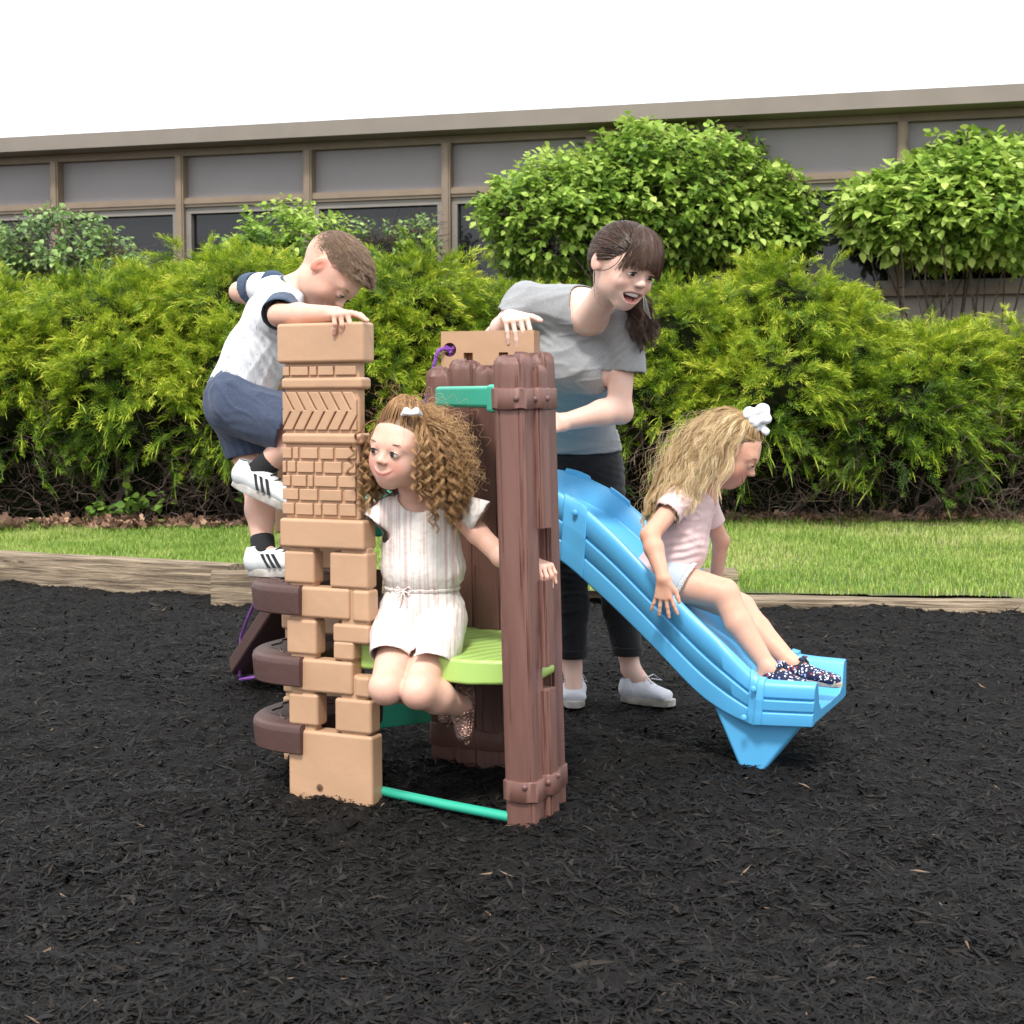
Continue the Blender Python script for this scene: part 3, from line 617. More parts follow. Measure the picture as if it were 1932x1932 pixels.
def ring(c, rx, ry, z0, z1, rot=-.42, tilt=(0, 0)):
    V = []; an = np.linspace(0, 2 * np.pi, 40, endpoint=False); n = 40; zs = [(z0, .93), (z0 + .003, 1), (z1 - .003, 1), (z1, .93)]
    for z_, k_ in zs:
        for a in an:
            ca, sa = math.cos(a), math.sin(a); x = np.sign(ca) * abs(ca) ** .5 * rx * k_; y = np.sign(sa) * abs(sa) ** .5 * ry * k_
            V.append((c[0] + x * math.cos(rot) - y * math.sin(rot) + tilt[0] * z_, c[1] + x * math.sin(rot) + y * math.cos(rot) + tilt[1] * z_, z_ + .0015 * math.sin(a * 5)))
    return V, [(i * n + j, i * n + (j + 1) % n, (i + 1) * n + (j + 1) % n, (i + 1) * n + j) for i in range(3) for j in range(n)] + [tuple(range(n))[::-1], tuple(3 * n + j for j in range(n))]
TL = (-.030, 0)
def zA(y, Yd=3.46): return at(990, y, Yd)[2]
C1 = ground(994, 1560)[:2] + [0, .045]; C2 = ground(1036, 1548)[:2] + [-.008, .03]; C3 = ground(1059, 1530)[:2] + [-.018, .03]
mb = MB()
for a_ in (log(C1, .040, .042, -.02, zA(690), 3, TL, .022), log(C2, .030, .032, -.02, zA(1291, 3.52), 7, TL, 0), log(C2, .030, .032, zA(1248, 3.52), zA(1088, 3.52), 7, TL, 0), log(C2, .030, .032, zA(992, 3.52), zA(706, 3.52), 8, TL, .016, chamfer=False),
           log(C3 + [-.004, .02], .031, .034, -.02, zA(688, 3.6), 12, TL, .022), log(C2 + [-.015, .075], .022, .028, 0, 1.0, 15, TL, 0)): mb.add(*a_)
mb.build('log_post', M_brown, climber, angle=50)
mb = MB()
for C_, r_, Yd, yo in ((C1, .0475, 3.46, 0), (C2, .037, 3.52, -4), (C3 + [-.004, .02], .037, 3.6, -6)):
    MB().add(*ring(C_, r_, r_ + .002, zA(773 + yo * .2, Yd), zA(733, Yd), tilt=TL)).build('strap_band', M_brown, climber, angle=50)
    MB().add(*ring(C_, r_, r_ + .002, zA(1500 + yo * 4, Yd), zA(1461 + yo * 4, Yd), tilt=TL)).build('strap_band', M_brown, climber, angle=50)
def on_band(px, py, Yd, name='bolt', r_=.0075, m=M_bolt):
    bpy.context.view_layer.update(); c0_ = Vector((0, 0, CH)); hit = S.ray_cast(bpy.context.evaluated_depsgraph_get(), c0_, (Vector(at(px, py, Yd)) - c0_).normalized(), distance=6.0)
    p = np.array(hit[1]) if hit[0] and abs(hit[1][1] - Yd) < .15 else at(px, py, Yd)
    o = MB().dome(p, (-.2, -1, 0.05), r_, .8, 12).build(name, m, climber); return o
for px, py, Yd in ((974, 752, 3.424), (1009, 753, 3.455), (1032, 752, 3.495), (1034, 1476, 3.458), (990, 1486, 3.424), (1052, 1463, 3.505)): on_band(px, py, Yd)
# inner log wall
Cw = [ground(846, 1432)[:2] + [0, .04], ground(890, 1438)[:2] + [0, .04], ground(934, 1446)[:2] + [0, .04]]
mb = MB(); mbb = MB(); sl = MB()
for i, (C_, yt) in enumerate(zip(Cw, (711, 698, 709))):
    mb.add(*log(C_, .046, .034, -.02, at(890, yt, C_[1])[2], 21 + i * 3, (-.012, 0), .022)); mbb.add(*ring(C_, .050, .041, at(890, 1402 + i * 5, C_[1])[2], at(890, 1360 + i * 8, C_[1])[2], tilt=(-.012, 0)))
Ce = C3 + [-.004, .10]
for k_ in range(4):                          # return wall joining the two, seen edge on
    C_ = Ce + (Cw[2] + [.06, 0] - Ce) * (k_ / 3); mb.add(*log(C_, .032, .036, -.02, 1.12 + .02 * (k_ % 2), 40 + k_, (-.03 + .005 * k_, 0), .015))
mb.build('log_wall', M_brown, climber, angle=50); mbb.build('wall_band', M_brown, climber, angle=50)
M_dark = mat('slot_shade', (.02, .01, .008), .8)  # solid strips painted dark for the shade inside open slots
for px in (862, 905):
    c = at(px, 790, Cw[0][1] - .060 - (px - 862) * .0008); sl = MB(); sl.box(c[0] - .009, c[0] + .009, c[1] - .001, c[1] + .02, c[2] - .52, c[2] - .012); sl.tube([c - [0, .0012, 0], c + [0, .02, 0]], .012, 16); sl.build('slot_shade_strip', M_dark, climber)
# teal top rail with a cap against the post
a_ = at(822, 748, 3.93); b_ = at(925, 748, 3.60); ax = nrm(b_ - a_); L_ = np.linalg.norm(b_ - a_); sd_ = np.array([-ax[1], ax[0], 0])
Mr = np.eye(4); Mr[:3, 0] = ax; Mr[:3, 1] = sd_; Mr[:3, 2] = (0, 0, 1); Mr[:3, 3] = a_
MB().box(-.01, L_, 0, .10, -.029, .027, Mr).box(L_ - .012, L_ + .028, -.008, .10, -.041, .030, Mr).build('top_rail', M_teal, climber, bevel=.01, seg=4)
p = at(1046, 752, 3.72); MB().box(p[0] - .03, p[0] + .002, p[1] - .01, p[1] + .04, p[2] - .03, p[2] + .03).build('top_rail', M_teal, climber, bevel=.006)
# teal upper platform, rear cross panel, front floor bar
p = at(690, 945, 3.93)[2]
def slab(pts, z0, z1, name, m, bevel=.012, seg=4):
    n = len(pts); V = [(x, y, z0) for x, y in pts] + [(x, y, z1) for x, y in pts]
    return MB().add(V, [tuple(range(n))[::-1], tuple(range(n, 2 * n))] + [(i, (i + 1) % n, (i + 1) % n + n, i + n) for i in range(n)]).build(name, m, climber, bevel=bevel, seg=seg)
q_ = [at(640, 1, 3.90)[:2], at(716, 1, 3.86)[:2], at(722, 1, 3.9)[:2], at(800, 1, 4.35)[:2], at(985, 1, 4.42)[:2], at(985, 1, 4.8)[:2], at(700, 1, 4.75)[:2]]
slab([(x, y) for x, y in q_], p - .095, p - .012, 'upper_platform', M_teal)
a_ = at(700, 1352, 4.34); b_ = at(833, 1336, 4.44); n_ = nrm(np.cross(b_ - a_, (0, 0, 1)))
V = []
for dz in (-.034, .05):
    for s_ in (0, 1):
        for q_ in (a_, b_): V.append(q_ + n_ * (-.03 * s_) * -1 + np.array([0, 0, dz]))
MB().add(V, [(0, 1, 5, 4), (2, 6, 7, 3), (0, 2, 3, 1), (4, 5, 7, 6), (0, 4, 6, 2), (1, 3, 7, 5)]).build('cross_panel', M_teal, climber, bevel=.004)
MB().tube([ground(700, 1500) + [0, .02, .012], ground(720, 1502) + [0, 0, .014], ground(840, 1528) + [0, 0, .014], ground(962, 1552) + [0, 0, .014]], .0125, 14).build('floor_bar', M_teal, climber)
# lime seat deck with moulded wood grain
zt = .39
def onz(px, py, z_=zt): return ground(px, py, z_)[:2]
dk = [onz(669, 1211), onz(720, 1222), onz(800, 1237), onz(880, 1246), onz(953, 1247), onz(1000, 1240), onz(1000, 1185), onz(949, 1178), onz(888, 1169), onz(760, 1165), onz(690, 1180)]
slab([tuple(p_) for p_ in dk], zt - .062, zt, 'deck', M_lime, .010)
q_ = [at(671, 1, 3.662)[:2], at(716, 1, 3.645)[:2], at(730, 1, 3.80)[:2], at(676, 1, 3.82)[:2]]
slab([tuple(p_) for p_ in q_], at(690, 1262, 3.66)[2], at(690, 1211, 3.66)[2], 'deck_lug', M_lime, .008)
gx = MB(); wv = t.nodes.new('ShaderNodeTexWave'); wv.inputs['Scale'].default_value = 9; wv.inputs['Distortion'].default_value = 3.5; wv.inputs['Detail'].default_value = 1.2; wv.inputs['Detail Scale'].default_value = .6
tc = t.nodes.new('ShaderNodeTexCoord'); mp = t.nodes.new('ShaderNodeMapping'); mp.inputs['Rotation'].default_value = (0, 0, R(70)); mp.inputs['Scale'].default_value = (1.6, .6, .0)
t.links.new(tc.outputs['Object'], mp.inputs[0]); t.links.new(mp.outputs[0], wv.inputs[0])
ge = t.nodes.new('ShaderNodeNewGeometry'); sp_ = t.nodes.new('ShaderNodeSeparateXYZ'); t.links.new(ge.outputs['True Normal'], sp_.inputs[0])
mu = t.nodes.new('ShaderNodeMath'); mu.operation = 'MULTIPLY'; t.links.new(wv.outputs['Fac'], mu.inputs[0]); t.links.new(sp_.outputs['Z'], mu.inputs[1])
bp = t.nodes.new('ShaderNodeBump'); bp.inputs['Strength'].default_value = .6; bp.inputs['Distance'].default_value = .006; t.links.new(mu.outputs[0], bp.inputs['Height']); t.links.new(bp.outputs[0], b.inputs['Normal'])
a_ = at(1000, 1277, 3.50); b_ = at(1041, 1256, 3.545)
MB().tube([a_, a_ + (b_ - a_) * .9, b_], [.018, .017, .010], 12).build('deck_tab', M_lime, climber)
# tall tan panel behind the posts, with keyholes and the rope knot
a_ = at(832, 660, 4.28); b_ = at(1014, 660, 4.20); L_ = b_[0] - a_[0]; zt_ = at(920, 624, 4.24)[2]; zb_ = at(920, 712, 4.24)[2]
th_ = math.atan2(b_[1] - a_[1], L_); Mp = np.array(Matrix.Translation((a_[0], a_[1], 0)) @ Matrix.Rotation(th_, 4, 'Z'))
def hx(px): return (px - 832) / 182 * L_
zk = at(850, 659, 4.24)[2]; zh0 = at(880, 684, 4.24)[2] ; zh1 = at(880, 665, 4.24)[2]
pm = MB().box(0, L_, .0, .07, zk + .022, zt_, Mp).box(0, L_, .0, .07, 0, zh0, Mp).box(hx(861), hx(878), 0, .07, zh1, zk + .022, Mp).box(0, hx(840), 0, .07, zh0, zk - .02, Mp)
pm = MB().box(0, L_, .0, .07, 0, zt_, Mp); o = pm.build('back_panel', M_tan, climber, bevel=.012, seg=4)
def outward(me):
    import bmesh
    bm = bmesh.new(); bm.from_mesh(me); bmesh.ops.recalc_face_normals(bm, faces=bm.faces); bm.to_mesh(me); bm.free()
def cutter(mbx, target):                     # real openings cut with a boolean, cutter removed afterwards
    c_ = mbx.build('cut', None, None, smooth=False); outward(c_.data); outward(target.data); bpy.context.view_layer.update(); md = target.modifiers.new('b', 'BOOLEAN'); md.object = c_; md.solver = 'EXACT'; md.use_self = True; md.use_hole_tolerant = True; md.operation = 'DIFFERENCE'
    target.modifiers.move(len(target.modifiers) - 1, 0)
    dg = bpy.context.evaluated_depsgraph_get(); me = bpy.data.meshes.new_from_object(target.evaluated_get(dg)); target.modifiers.clear(); old = target.data; target.data = me; bpy.data.objects.remove(c_)
cb = MB(); pk = np.array(Mp)[:3, :3] @ np.array([hx(849), 0, 0]) + np.array(Mp)[:3, 3]; pk[2] = zk; nv = np.array([-math.sin(th_), math.cos(th_), 0])
cb.tube([pk - nv * .02, pk + nv * .045], .021, 24)
for px in (886, 955): cb.box(hx(px - 9), hx(px + 9), -.02, .045, zh1 - .035, zh1, Mp)
cb.box(-.02, hx(838), -.02, .045, zk - .006, zk + .006, Mp)
cutter(cb, o)
print('PANEL', len(o.data.polygons))
rope = empty('rope', tuple(pk), 'purple rope knotted through the hole of the tan panel', 'rope')
kn = MB(); tt_ = np.linspace(0, 2 * np.pi, 26); kc = pk + nv * .012
kn.tube(np.stack([kc[0] + .010 * np.sin(tt_) + .007 * np.sin(2 * tt_), kc[1] + .006 * np.sin(3 * tt_), kc[2] + .010 * np.cos(tt_) - .007 * np.cos(2 * tt_)], 1), .0065, 8)
kn.build('knot', M_rope, rope)
P = [kc, pk - nv * .004 + np.array([-.018, 0, .002]), pk + np.array([-.032, -.01, -.002]), at(823, 672, 4.26), at(812, 722, 4.27), at(803, 760, 4.28), at(740, 960, 4.40), at(600, 1060, 4.7), at(482, 1133, 5.0), at(468, 1165, 5.1), at(455, 1200, 5.25), at(452, 1282, 5.32), at(478, 1278, 5.2), at(500, 1272, 5.15)]
P = np.array(P); ts = np.linspace(0, len(P) - 1, 120); P = np.stack([np.interp(ts, range(len(P)), P[:, i]) for i in range(3)], 1)
MB().tube(P, .0062, 8).build('cord', M_rope, rope)
# brown climbing ramp leaning at the back
a_ = at(431, 1243, 5.33); e_ = at(431, 1280, 5.33); tp = at(497, 1140, 4.95); dr = nrm(tp - a_); tp = a_ + dr * .72; wd = nrm(np.cross(dr, (0, 0, 1))) * -.0; ac = nrm(np.array([.75, .55, 0])); up_ = nrm(np.cross(ac, dr)); up_ *= np.sign(up_[2])
V = []
for base, cutz in ((a_, 0), (tp, 0)):
    for s_, d_ in ((0, 0), (0, -.062), (.055, -.075), (.36, -.075), (.36, 0)): V.append(base + ac * s_ + up_ * d_ * .9 - (dr * .02 if base is a_ and d_ < 0 else 0))
Fs = [(i, (i + 1) % 5, (i + 1) % 5 + 5, i + 5) for i in range(5)] + [(0, 1, 2, 3, 4)[::-1], (5, 6, 7, 8, 9)]
MB().add(V, Fs).build('climbing_ramp', M_step, climber, bevel=.008, seg=3)

# ---------------------------------------------------------------- slide
ST = [((1000, 899, 4.40), 1000, (995, 879, 4.86)), ((1051, 927, 4.34), 1047, (1055, 886, 4.80)), ((1085, 946, 4.31), 1074, (1090, 893, 4.78)), ((1110, 965, 4.28), 1096, (1118, 906, 4.755)), ((1161, 1011, 4.22), 1143, (1165, 932, 4.71)), ((1231, 1083, 4.14), 1212, (1232, 990, 4.64)),
      ((1316, 1168, 4.06), 1301, (1318, 1067, 4.55)), ((1370, 1221, 4.0), 1342, (1396, 1143, 4.48)), ((1424, 1275, 3.955), 1368, (1478, 1214, 4.42)), ((1442, 1284, 3.94), 1370, (1506, 1233, 4.40)), ((1540, 1290, 3.90), 1374, (1596, 1244, 4.345))]
sN = np.array([at(*a) for a, _, _ in ST]); sB = np.array([at(a[0] - 8, y_, a[2] + .005) for a, y_, _ in ST]); sF = np.array([at(*f_) for _, _, f_ in ST])
def cat_(Pp, ts):
    out = []
    for t_ in ts:
        i = min(int(t_), len(Pp) - 2); f_ = t_ - i; p = [Pp[max(0, i - 1)], Pp[i], Pp[i + 1], Pp[min(len(Pp) - 1, i + 2)]]
        out.append(.5 * ((2 * p[1]) + (-p[0] + p[2]) * f_ + (2 * p[0] - 5 * p[1] + 4 * p[2] - p[3]) * f_ ** 2 + (-p[0] + 3 * p[1] - 3 * p[2] + p[3]) * f_ ** 3))
    return np.array(out)
def slide_section(t0, t1, n, grow=0., nearonly=False, grooves=True, rec=0):
    ts = np.linspace(t0, t1, n); N_, B_, F_ = cat_(sN, ts), cat_(sB, ts), cat_(sF, ts); V = []
    for i in range(n):
        N0, B0, F0 = N_[i], B_[i], F_[i]; c_ = nrm((F0 - N0) * [1, 1, 0]); dn = nrm(B0 - N0); hgt = np.linalg.norm(B0 - N0); wth = np.linalg.norm((F0 - N0)[:2]); z_ = np.array([0, 0, 1.])
        out = -c_; lift = min(1, (ts[i]) / 2.); bd = .105 if ts[i] < 8 else .105 - .02 * (ts[i] - 8) / 2
        g = grow; row = []
        gv = lambda f_, d_: N0 + dn * hgt * f_ + out * (d_ + g)
        row += [gv(1, -.012), gv(.985, 0), gv(.80, .004), gv(.70, .004), gv(.675, -.005 if not g else .004), gv(.645, .004), gv(.42, .008), gv(.39, -.004 if not g else .008), gv(.355, .007), gv(.14, .008), gv(.06, .004), gv(0, -.006) + z_ * (.001 + g)]
        if nearonly:
            row += [N0 + c_ * (.028) + z_ * g, N0 + c_ * .036 - z_ * .012]
            row += [N0 + c_ * .03 - z_ * .03, N0 + dn * hgt * .97 + c_ * .01]
        else:
            row += [N0 + c_ * .024 + z_ * .001, N0 + c_ * .034 - z_ * .010, N0 + c_ * .052 - z_ * (bd * .75), N0 + c_ * .085 - z_ * bd]
            Fb = F0 + c_ * 0; zz = (F0[2] - N0[2])
            row += [N0 + c_ * (wth * .5) - z_ * (bd + .004 - zz * .5), F0 - c_ * .10 - z_ * (bd), F0 - c_ * .055 - z_ * (bd * .8), F0 - c_ * .036 - z_ * .012, F0 - c_ * .026 + z_ * .001, F0 + c_ * .008, F0 + c_ * .014 - z_ * .01, F0 + c_ * .012 - z_ * (hgt * .9), F0 - c_ * .04 - z_ * (hgt * .92), N0 + dn * hgt * .97 + c_ * .05]
        V.append(row)
    m_ = len(V[0]); V = np.array(V).reshape(-1, 3)
    Fs = [(i * m_ + j, i * m_ + (j + 1) % m_, (i + 1) * m_ + (j + 1) % m_, (i + 1) * m_ + j) for i in range(n - 1) for j in range(m_)] + [tuple(range(m_))[::-1], tuple((n - 1) * m_ + j for j in range(m_))]
    return V, Fs
V, Fs = slide_section(0, 10, 90); slide = npmesh('slide', V, Fs, M_blue, climber); slide.data.set_sharp_from_angle(angle=R(55))
b_ = slide.modifiers.new('bevel', 'BEVEL'); b_.width = .006; b_.segments = 3; b_.limit_method = 'ANGLE'; b_.angle_limit = R(50)
for t0, t1 in ((1.35, 2.95), (7.82, 9.04)):
    V, Fs = slide_section(t0, t1, 12, .006, True); o = npmesh('slide_bracket', V, Fs, M_blue, slide); o.data.set_sharp_from_angle(angle=R(40)); b_ = o.modifiers.new('bevel', 'BEVEL'); b_.width = .004; b_.segments = 3; b_.limit_method = 'ANGLE'; b_.angle_limit = R(40)
for t0, t1 in ((1.3, 2.9), (3.75, 4.4), (8.7, 9.05)):       # raised lugs along the far rail
    ts = np.linspace(t0, t1, 8); F_ = cat_(sF, ts); N_ = cat_(sN, ts); V = []
    for f_, n0 in zip(F_, N_):
        c_ = nrm((f_ - n0) * [1, 1, 0]); V += [f_ - c_ * .034 - [0, 0, .03], f_ - c_ * .034 + [0, 0, .009], f_ + c_ * .014 + [0, 0, .009], f_ + c_ * .02 - [0, 0, .03]]
    Fs = [(i * 4 + j, i * 4 + (j + 1) % 4, (i + 1) * 4 + (j + 1) % 4, (i + 1) * 4 + j) for i in range(7) for j in range(4)] + [(3, 2, 1, 0), (28, 29, 30, 31)]
    o = MB().add(V, Fs).build('rail_lug', M_blue, slide, bevel=.005, seg=3)
for px, py, Yd in ((1084, 967, 4.285), (1421, 1300, 3.93), (1403, 1354, 3.94)):
    MB().dome(at(px, py, Yd), (-.35, -.94, .1), .009, .5, 14).build('bolt', M_blue, slide)
c_ = nrm((sF[9] - sN[9]) * [1, 1, 0])
fr = [at(1328, 1296, 4.03), at(1393, 1443, 3.99), at(1439, 1458, 3.975), at(1512, 1365, 3.945), at(1440, 1330, 3.96)]
for q_ in fr[1:3]: q_[2] = min(q_[2], -.01)
bk = [fr[0] + c_ * .36 + [0, 0, .02], fr[1] + c_ * .22, fr[2] + c_ * .20, fr[3] + c_ * .34, fr[4] + c_ * .35]
fr = [p_ + c_ * .012 for p_ in fr]
MB().add(fr + bk, [(0, 1, 2, 3, 4), (9, 8, 7, 6, 5)] + [(i, i + 5, (i + 1) % 5 + 5, (i + 1) % 5) for i in range(5)]).build('slide_support', M_blue, slide, bevel=.01, seg=4)
# ================================================================ IMPLICIT SURFACES FOR BODIES AND CLOTHES
class Field:
    "smooth union of tapered limbs and ellipsoids, meshed with surface nets"
    def __init__(s, k=.012): s.p = []; s.k = k
    def cap(s, a, b, ra, rb=None, k=None, sub=False): s.p.append(('c', np.array(a, float), np.array(b, float), ra, ra if rb is None else rb, s.k if k is None else k, sub)); return s
    def chain(s, pts, rs, k=None):
        for i in range(len(pts) - 1): s.cap(pts[i], pts[i + 1], rs[i], rs[i + 1], k)
        return s
    def flat(s, a, b, wa, wb, across, k=None): s.p.append(('f', np.array(a, float), np.array(b, float), wa, wb, nrm(across), s.k if k is None else k)); return s
    def ell(s, c, r, M=None, k=None, sub=False): s.p.append(('e', np.array(c, float), np.array(r, float), np.eye(3) if M is None else np.array(M, float), s.k if k is None else k, sub)); return s
    def copy(s):
        g = Field(s.k); g.p = list(s.p); return g
    @staticmethod
    def dist(q, P):
        if q[0] == 'c':
            a, b, ra, rb = q[1:5]; ba = b - a; L2 = max(ba @ ba, 1e-12); h = np.clip(((P - a) @ ba) / L2, 0, 1)
            return np.linalg.norm(P - a - h[..., None] * ba, axis=-1) - (ra + (rb - ra) * h)
        if q[0] == 'f':
            a, b, wa, wb, ac = q[1:6]; ba = b - a; h = np.clip(((P - a) @ ba) / max(ba @ ba, 1e-12), 0, 1)
            v = P - a - h[..., None] * ba; x = v @ ac; w = wa[0] + (wb[0] - wa[0]) * h; d = wa[1] + (wb[1] - wa[1]) * h
            rest = np.maximum((v * v).sum(-1) - x * x, 0); return (np.sqrt((x * d / w) ** 2 + rest) - d)
        c, r, M = q[1:4]; l = (P - c) @ M.T; k0 = np.linalg.norm(l / r, axis=-1); k1 = np.linalg.norm(l / r ** 2, axis=-1)
        return k0 * (k0 - 1) / np.maximum(k1, 1e-9)
    @staticmethod
    def bounds(q):
        if q[0] == 'c': r = max(q[3], q[4]); return np.minimum(q[1], q[2]) - r, np.maximum(q[1], q[2]) + r
        if q[0] == 'f': r = max(*q[3], *q[4]); return np.minimum(q[1], q[2]) - r, np.maximum(q[1], q[2]) + r
        r = max(q[2]); return q[1] - r, q[1] + r
    def grid(s, vox, inflate=0., lo=None, hi=None):
        B = [s.bounds(q) for q in s.p if not (q[0] != 'f' and q[-1])]
        L = np.min([b[0] for b in B], 0) - 3 * vox - inflate; H = np.max([b[1] for b in B], 0) + 3 * vox + inflate
        if lo is not None: L = np.maximum(L, lo)
        if hi is not None: H = np.minimum(H, hi)
        n = np.ceil((H - L) / vox).astype(int) + 1; D = np.full(n, .5, np.float32); ax = [L[i] + vox * np.arange(n[i]) for i in range(3)]
        for q in s.p:
            k = q[6] if q[0] == 'f' else q[-2] if q[0] == 'e' else q[5]; sub = False if q[0] == 'f' else q[-1]
            a, b = s.bounds(q); m = k + 3 * vox + inflate; i0 = np.clip(((a - m - L) / vox).astype(int), 0, n); i1 = np.clip(((b + m - L) / vox).astype(int) + 2, 0, n)
            if (i1 <= i0).any(): continue
            sl = tuple(slice(i0[i], i1[i]) for i in range(3)); P = np.stack(np.meshgrid(*[ax[i][sl[i]] for i in range(3)], indexing='ij'), -1)
            d = s.dist(q, P).astype(np.float32); o = D[sl]
            if sub: h = np.clip(.5 - .5 * (o + d) / k, 0, 1); D[sl] = o + (-d - o) * h + k * h * (1 - h)
            else: h = np.clip(.5 + .5 * (o - d) / k, 0, 1); D[sl] = o + (d - o) * h - k * h * (1 - h)
        return D - inflate, L, ax
def nets(D, L, vox):
    "surface nets: vertices and quads of the zero level"
    S_ = D < 0; c = [S_[i:i - 1 or None, j:j - 1 or None, k:k - 1 or None] if True else 0 for i in (0, 1) for j in (0, 1) for k in (0, 1)]
    nx, ny, nz = D.shape; sl = lambda A, i, j, k: A[i:nx - 1 + i, j:ny - 1 + j, k:nz - 1 + k]
    cnt = sum(sl(S_, i, j, k).astype(np.int8) for i in (0, 1) for j in (0, 1) for k in (0, 1)); act = (cnt > 0) & (cnt < 8)
    I = np.argwhere(act); n = len(I); idx = np.full(act.shape, -1, np.int32); idx[act] = np.arange(n)
    off = np.array([(i, j, k) for i in (0, 1) for j in (0, 1) for k in (0, 1)]); val = np.stack([D[I[:, 0] + o[0], I[:, 1] + o[1], I[:, 2] + o[2]] for o in off], 1)
    acc = np.zeros((n, 3)); w = np.zeros(n)
    for a in range(8):
        for b in range(a + 1, 8):
            if np.abs(off[a] - off[b]).sum() != 1: continue
            va, vb = val[:, a], val[:, b]; m = (va < 0) != (vb < 0); t_ = np.where(m, va / np.where(m, va - vb, 1), 0)
            acc += m[:, None] * (off[a] + (off[b] - off[a]) * t_[:, None]); w += m
    V = L + vox * (I + acc / w[:, None]); Q = []
    for ax_ in range(3):
        s0 = [slice(0, None)] * 3; s1 = [slice(0, None)] * 3; s0[ax_] = slice(0, -1); s1[ax_] = slice(1, None)
        A, B = S_[tuple(s0)], S_[tuple(s1)]; E = np.argwhere(A != B); u, v = [(1, 2), (2, 0), (0, 1)][ax_]
        E = E[(E[:, u] > 0) & (E[:, v] > 0) & (E[:, u] < D.shape[u] - 1) & (E[:, v] < D.shape[v] - 1)]
        def g(du, dv): e = E.copy(); e[:, u] -= du; e[:, v] -= dv; return idx[e[:, 0], e[:, 1], e[:, 2]]
        q = np.stack([g(1, 1), g(0, 1), g(0, 0), g(1, 0)], 1); fl = A[E[:, 0], E[:, 1], E[:, 2]]; q[~fl] = q[~fl][:, ::-1]; Q.append(q)
    return V, np.concatenate(Q)
def smooth_(V, Q, it=1, lam=.5):
    for _ in range(it):
        acc = np.zeros_like(V); c = np.zeros(len(V))
        for a, b in ((0, 1), (1, 2), (2, 3), (3, 0)):
            for x, y in ((a, b), (b, a)): 
                for k in range(3): acc[:, k] += np.bincount(Q[:, x], V[Q[:, y], k], len(V))
                c += np.bincount(Q[:, x], minlength=len(V))
        V = V + lam * (acc / np.maximum(c, 1)[:, None] - V)
    return V
def vnormals(V, Q):
    n = np.cross(V[Q[:, 2]] - V[Q[:, 0]], V[Q[:, 3]] - V[Q[:, 1]]); N = np.zeros_like(V)
    for j in range(4):
        for k in range(3): N[:, k] += np.bincount(Q[:, j], n[:, k], len(V))
    return nrm(N)
def garment(f, name, m, parent, vox=.004, inflate=.006, cuts=(), fold=None, thick=.0022, it=2, hi=None, lo=None):
    "cloth: inflated body field, opened by cuts (point, normal, reach) or (centre, radii, 'hole')"
    D, L, ax = f.grid(vox, inflate + .01, lo, hi); D = D + .01
    C = np.full(D.shape, -.5, np.float32)
    for c in cuts:
        if isinstance(c[2], str):
            r = np.array(c[1], float); M = c[3] if len(c) > 3 else np.eye(3); P = np.stack(np.meshgrid(*ax, indexing='ij'), -1); d = -Field.dist(('e', np.array(c[0], float), r, np.array(M, float), 0, False), P)
        else:
            p, n, rr = np.array(c[0], float), nrm(c[1]), c[2]; i0 = [np.searchsorted(ax[i], p[i] - rr - .02) for i in range(3)]; i1 = [np.searchsorted(ax[i], p[i] + rr + .02) for i in range(3)]
            sl = tuple(slice(a, b) for a, b in zip(i0, i1)); P = np.stack(np.meshgrid(*[ax[i][sl[i]] for i in range(3)], indexing='ij'), -1)
            d = np.full(D.shape, -.5, np.float32); d[sl] = np.minimum((P - p) @ n, rr - np.linalg.norm(P - p, axis=-1))
        C = np.maximum(C, d)
    E = np.maximum(D, C); V, Q = nets(E, L, vox)
    gi = np.clip(((V - L) / vox), 0, np.array(D.shape) - 1.001); i = gi.astype(int); fr = gi - i
    def tri(A):
        o = 0
        for a in (0, 1):
            for b in (0, 1):
                for c in (0, 1): o = o + A[i[:, 0] + a, i[:, 1] + b, i[:, 2] + c] * (fr[:, 0] if a else 1 - fr[:, 0]) * (fr[:, 1] if b else 1 - fr[:, 1]) * (fr[:, 2] if c else 1 - fr[:, 2])
        return o
    dv = tri(D); onc = dv < -.9 * vox; Q = Q[~(onc[Q].any(1))]
    us = np.unique(Q); mp = np.full(len(V), -1); mp[us] = np.arange(len(us)); V = V[us]; Q = mp[Q]
    V = smooth_(V, Q, it)
    E_ = np.sort(np.concatenate([Q[:, [0, 1]], Q[:, [1, 2]], Q[:, [2, 3]], Q[:, [3, 0]]]), 1); ue, cn = np.unique(E_, axis=0, return_counts=True); be = ue[cn == 1]
    if len(be):
        for _ in range(8):                      # even out the hems
            acc = np.zeros_like(V); c_ = np.bincount(be.ravel(), minlength=len(V))
            for k in range(3): acc[:, k] = np.bincount(be[:, 0], V[be[:, 1], k], len(V)) + np.bincount(be[:, 1], V[be[:, 0], k], len(V))
            m_ = c_ >= 2; V[m_] = V[m_] * .45 + .55 * acc[m_] / c_[m_][:, None]
    if fold is not None: N = vnormals(V, Q); V = V + N * fold(V, N)[:, None]
    o = npmesh(name, V, Q, m, parent)
    sd_ = o.modifiers.new('solid', 'SOLIDIFY'); sd_.thickness = thick; sd_.offset = -1
    return o

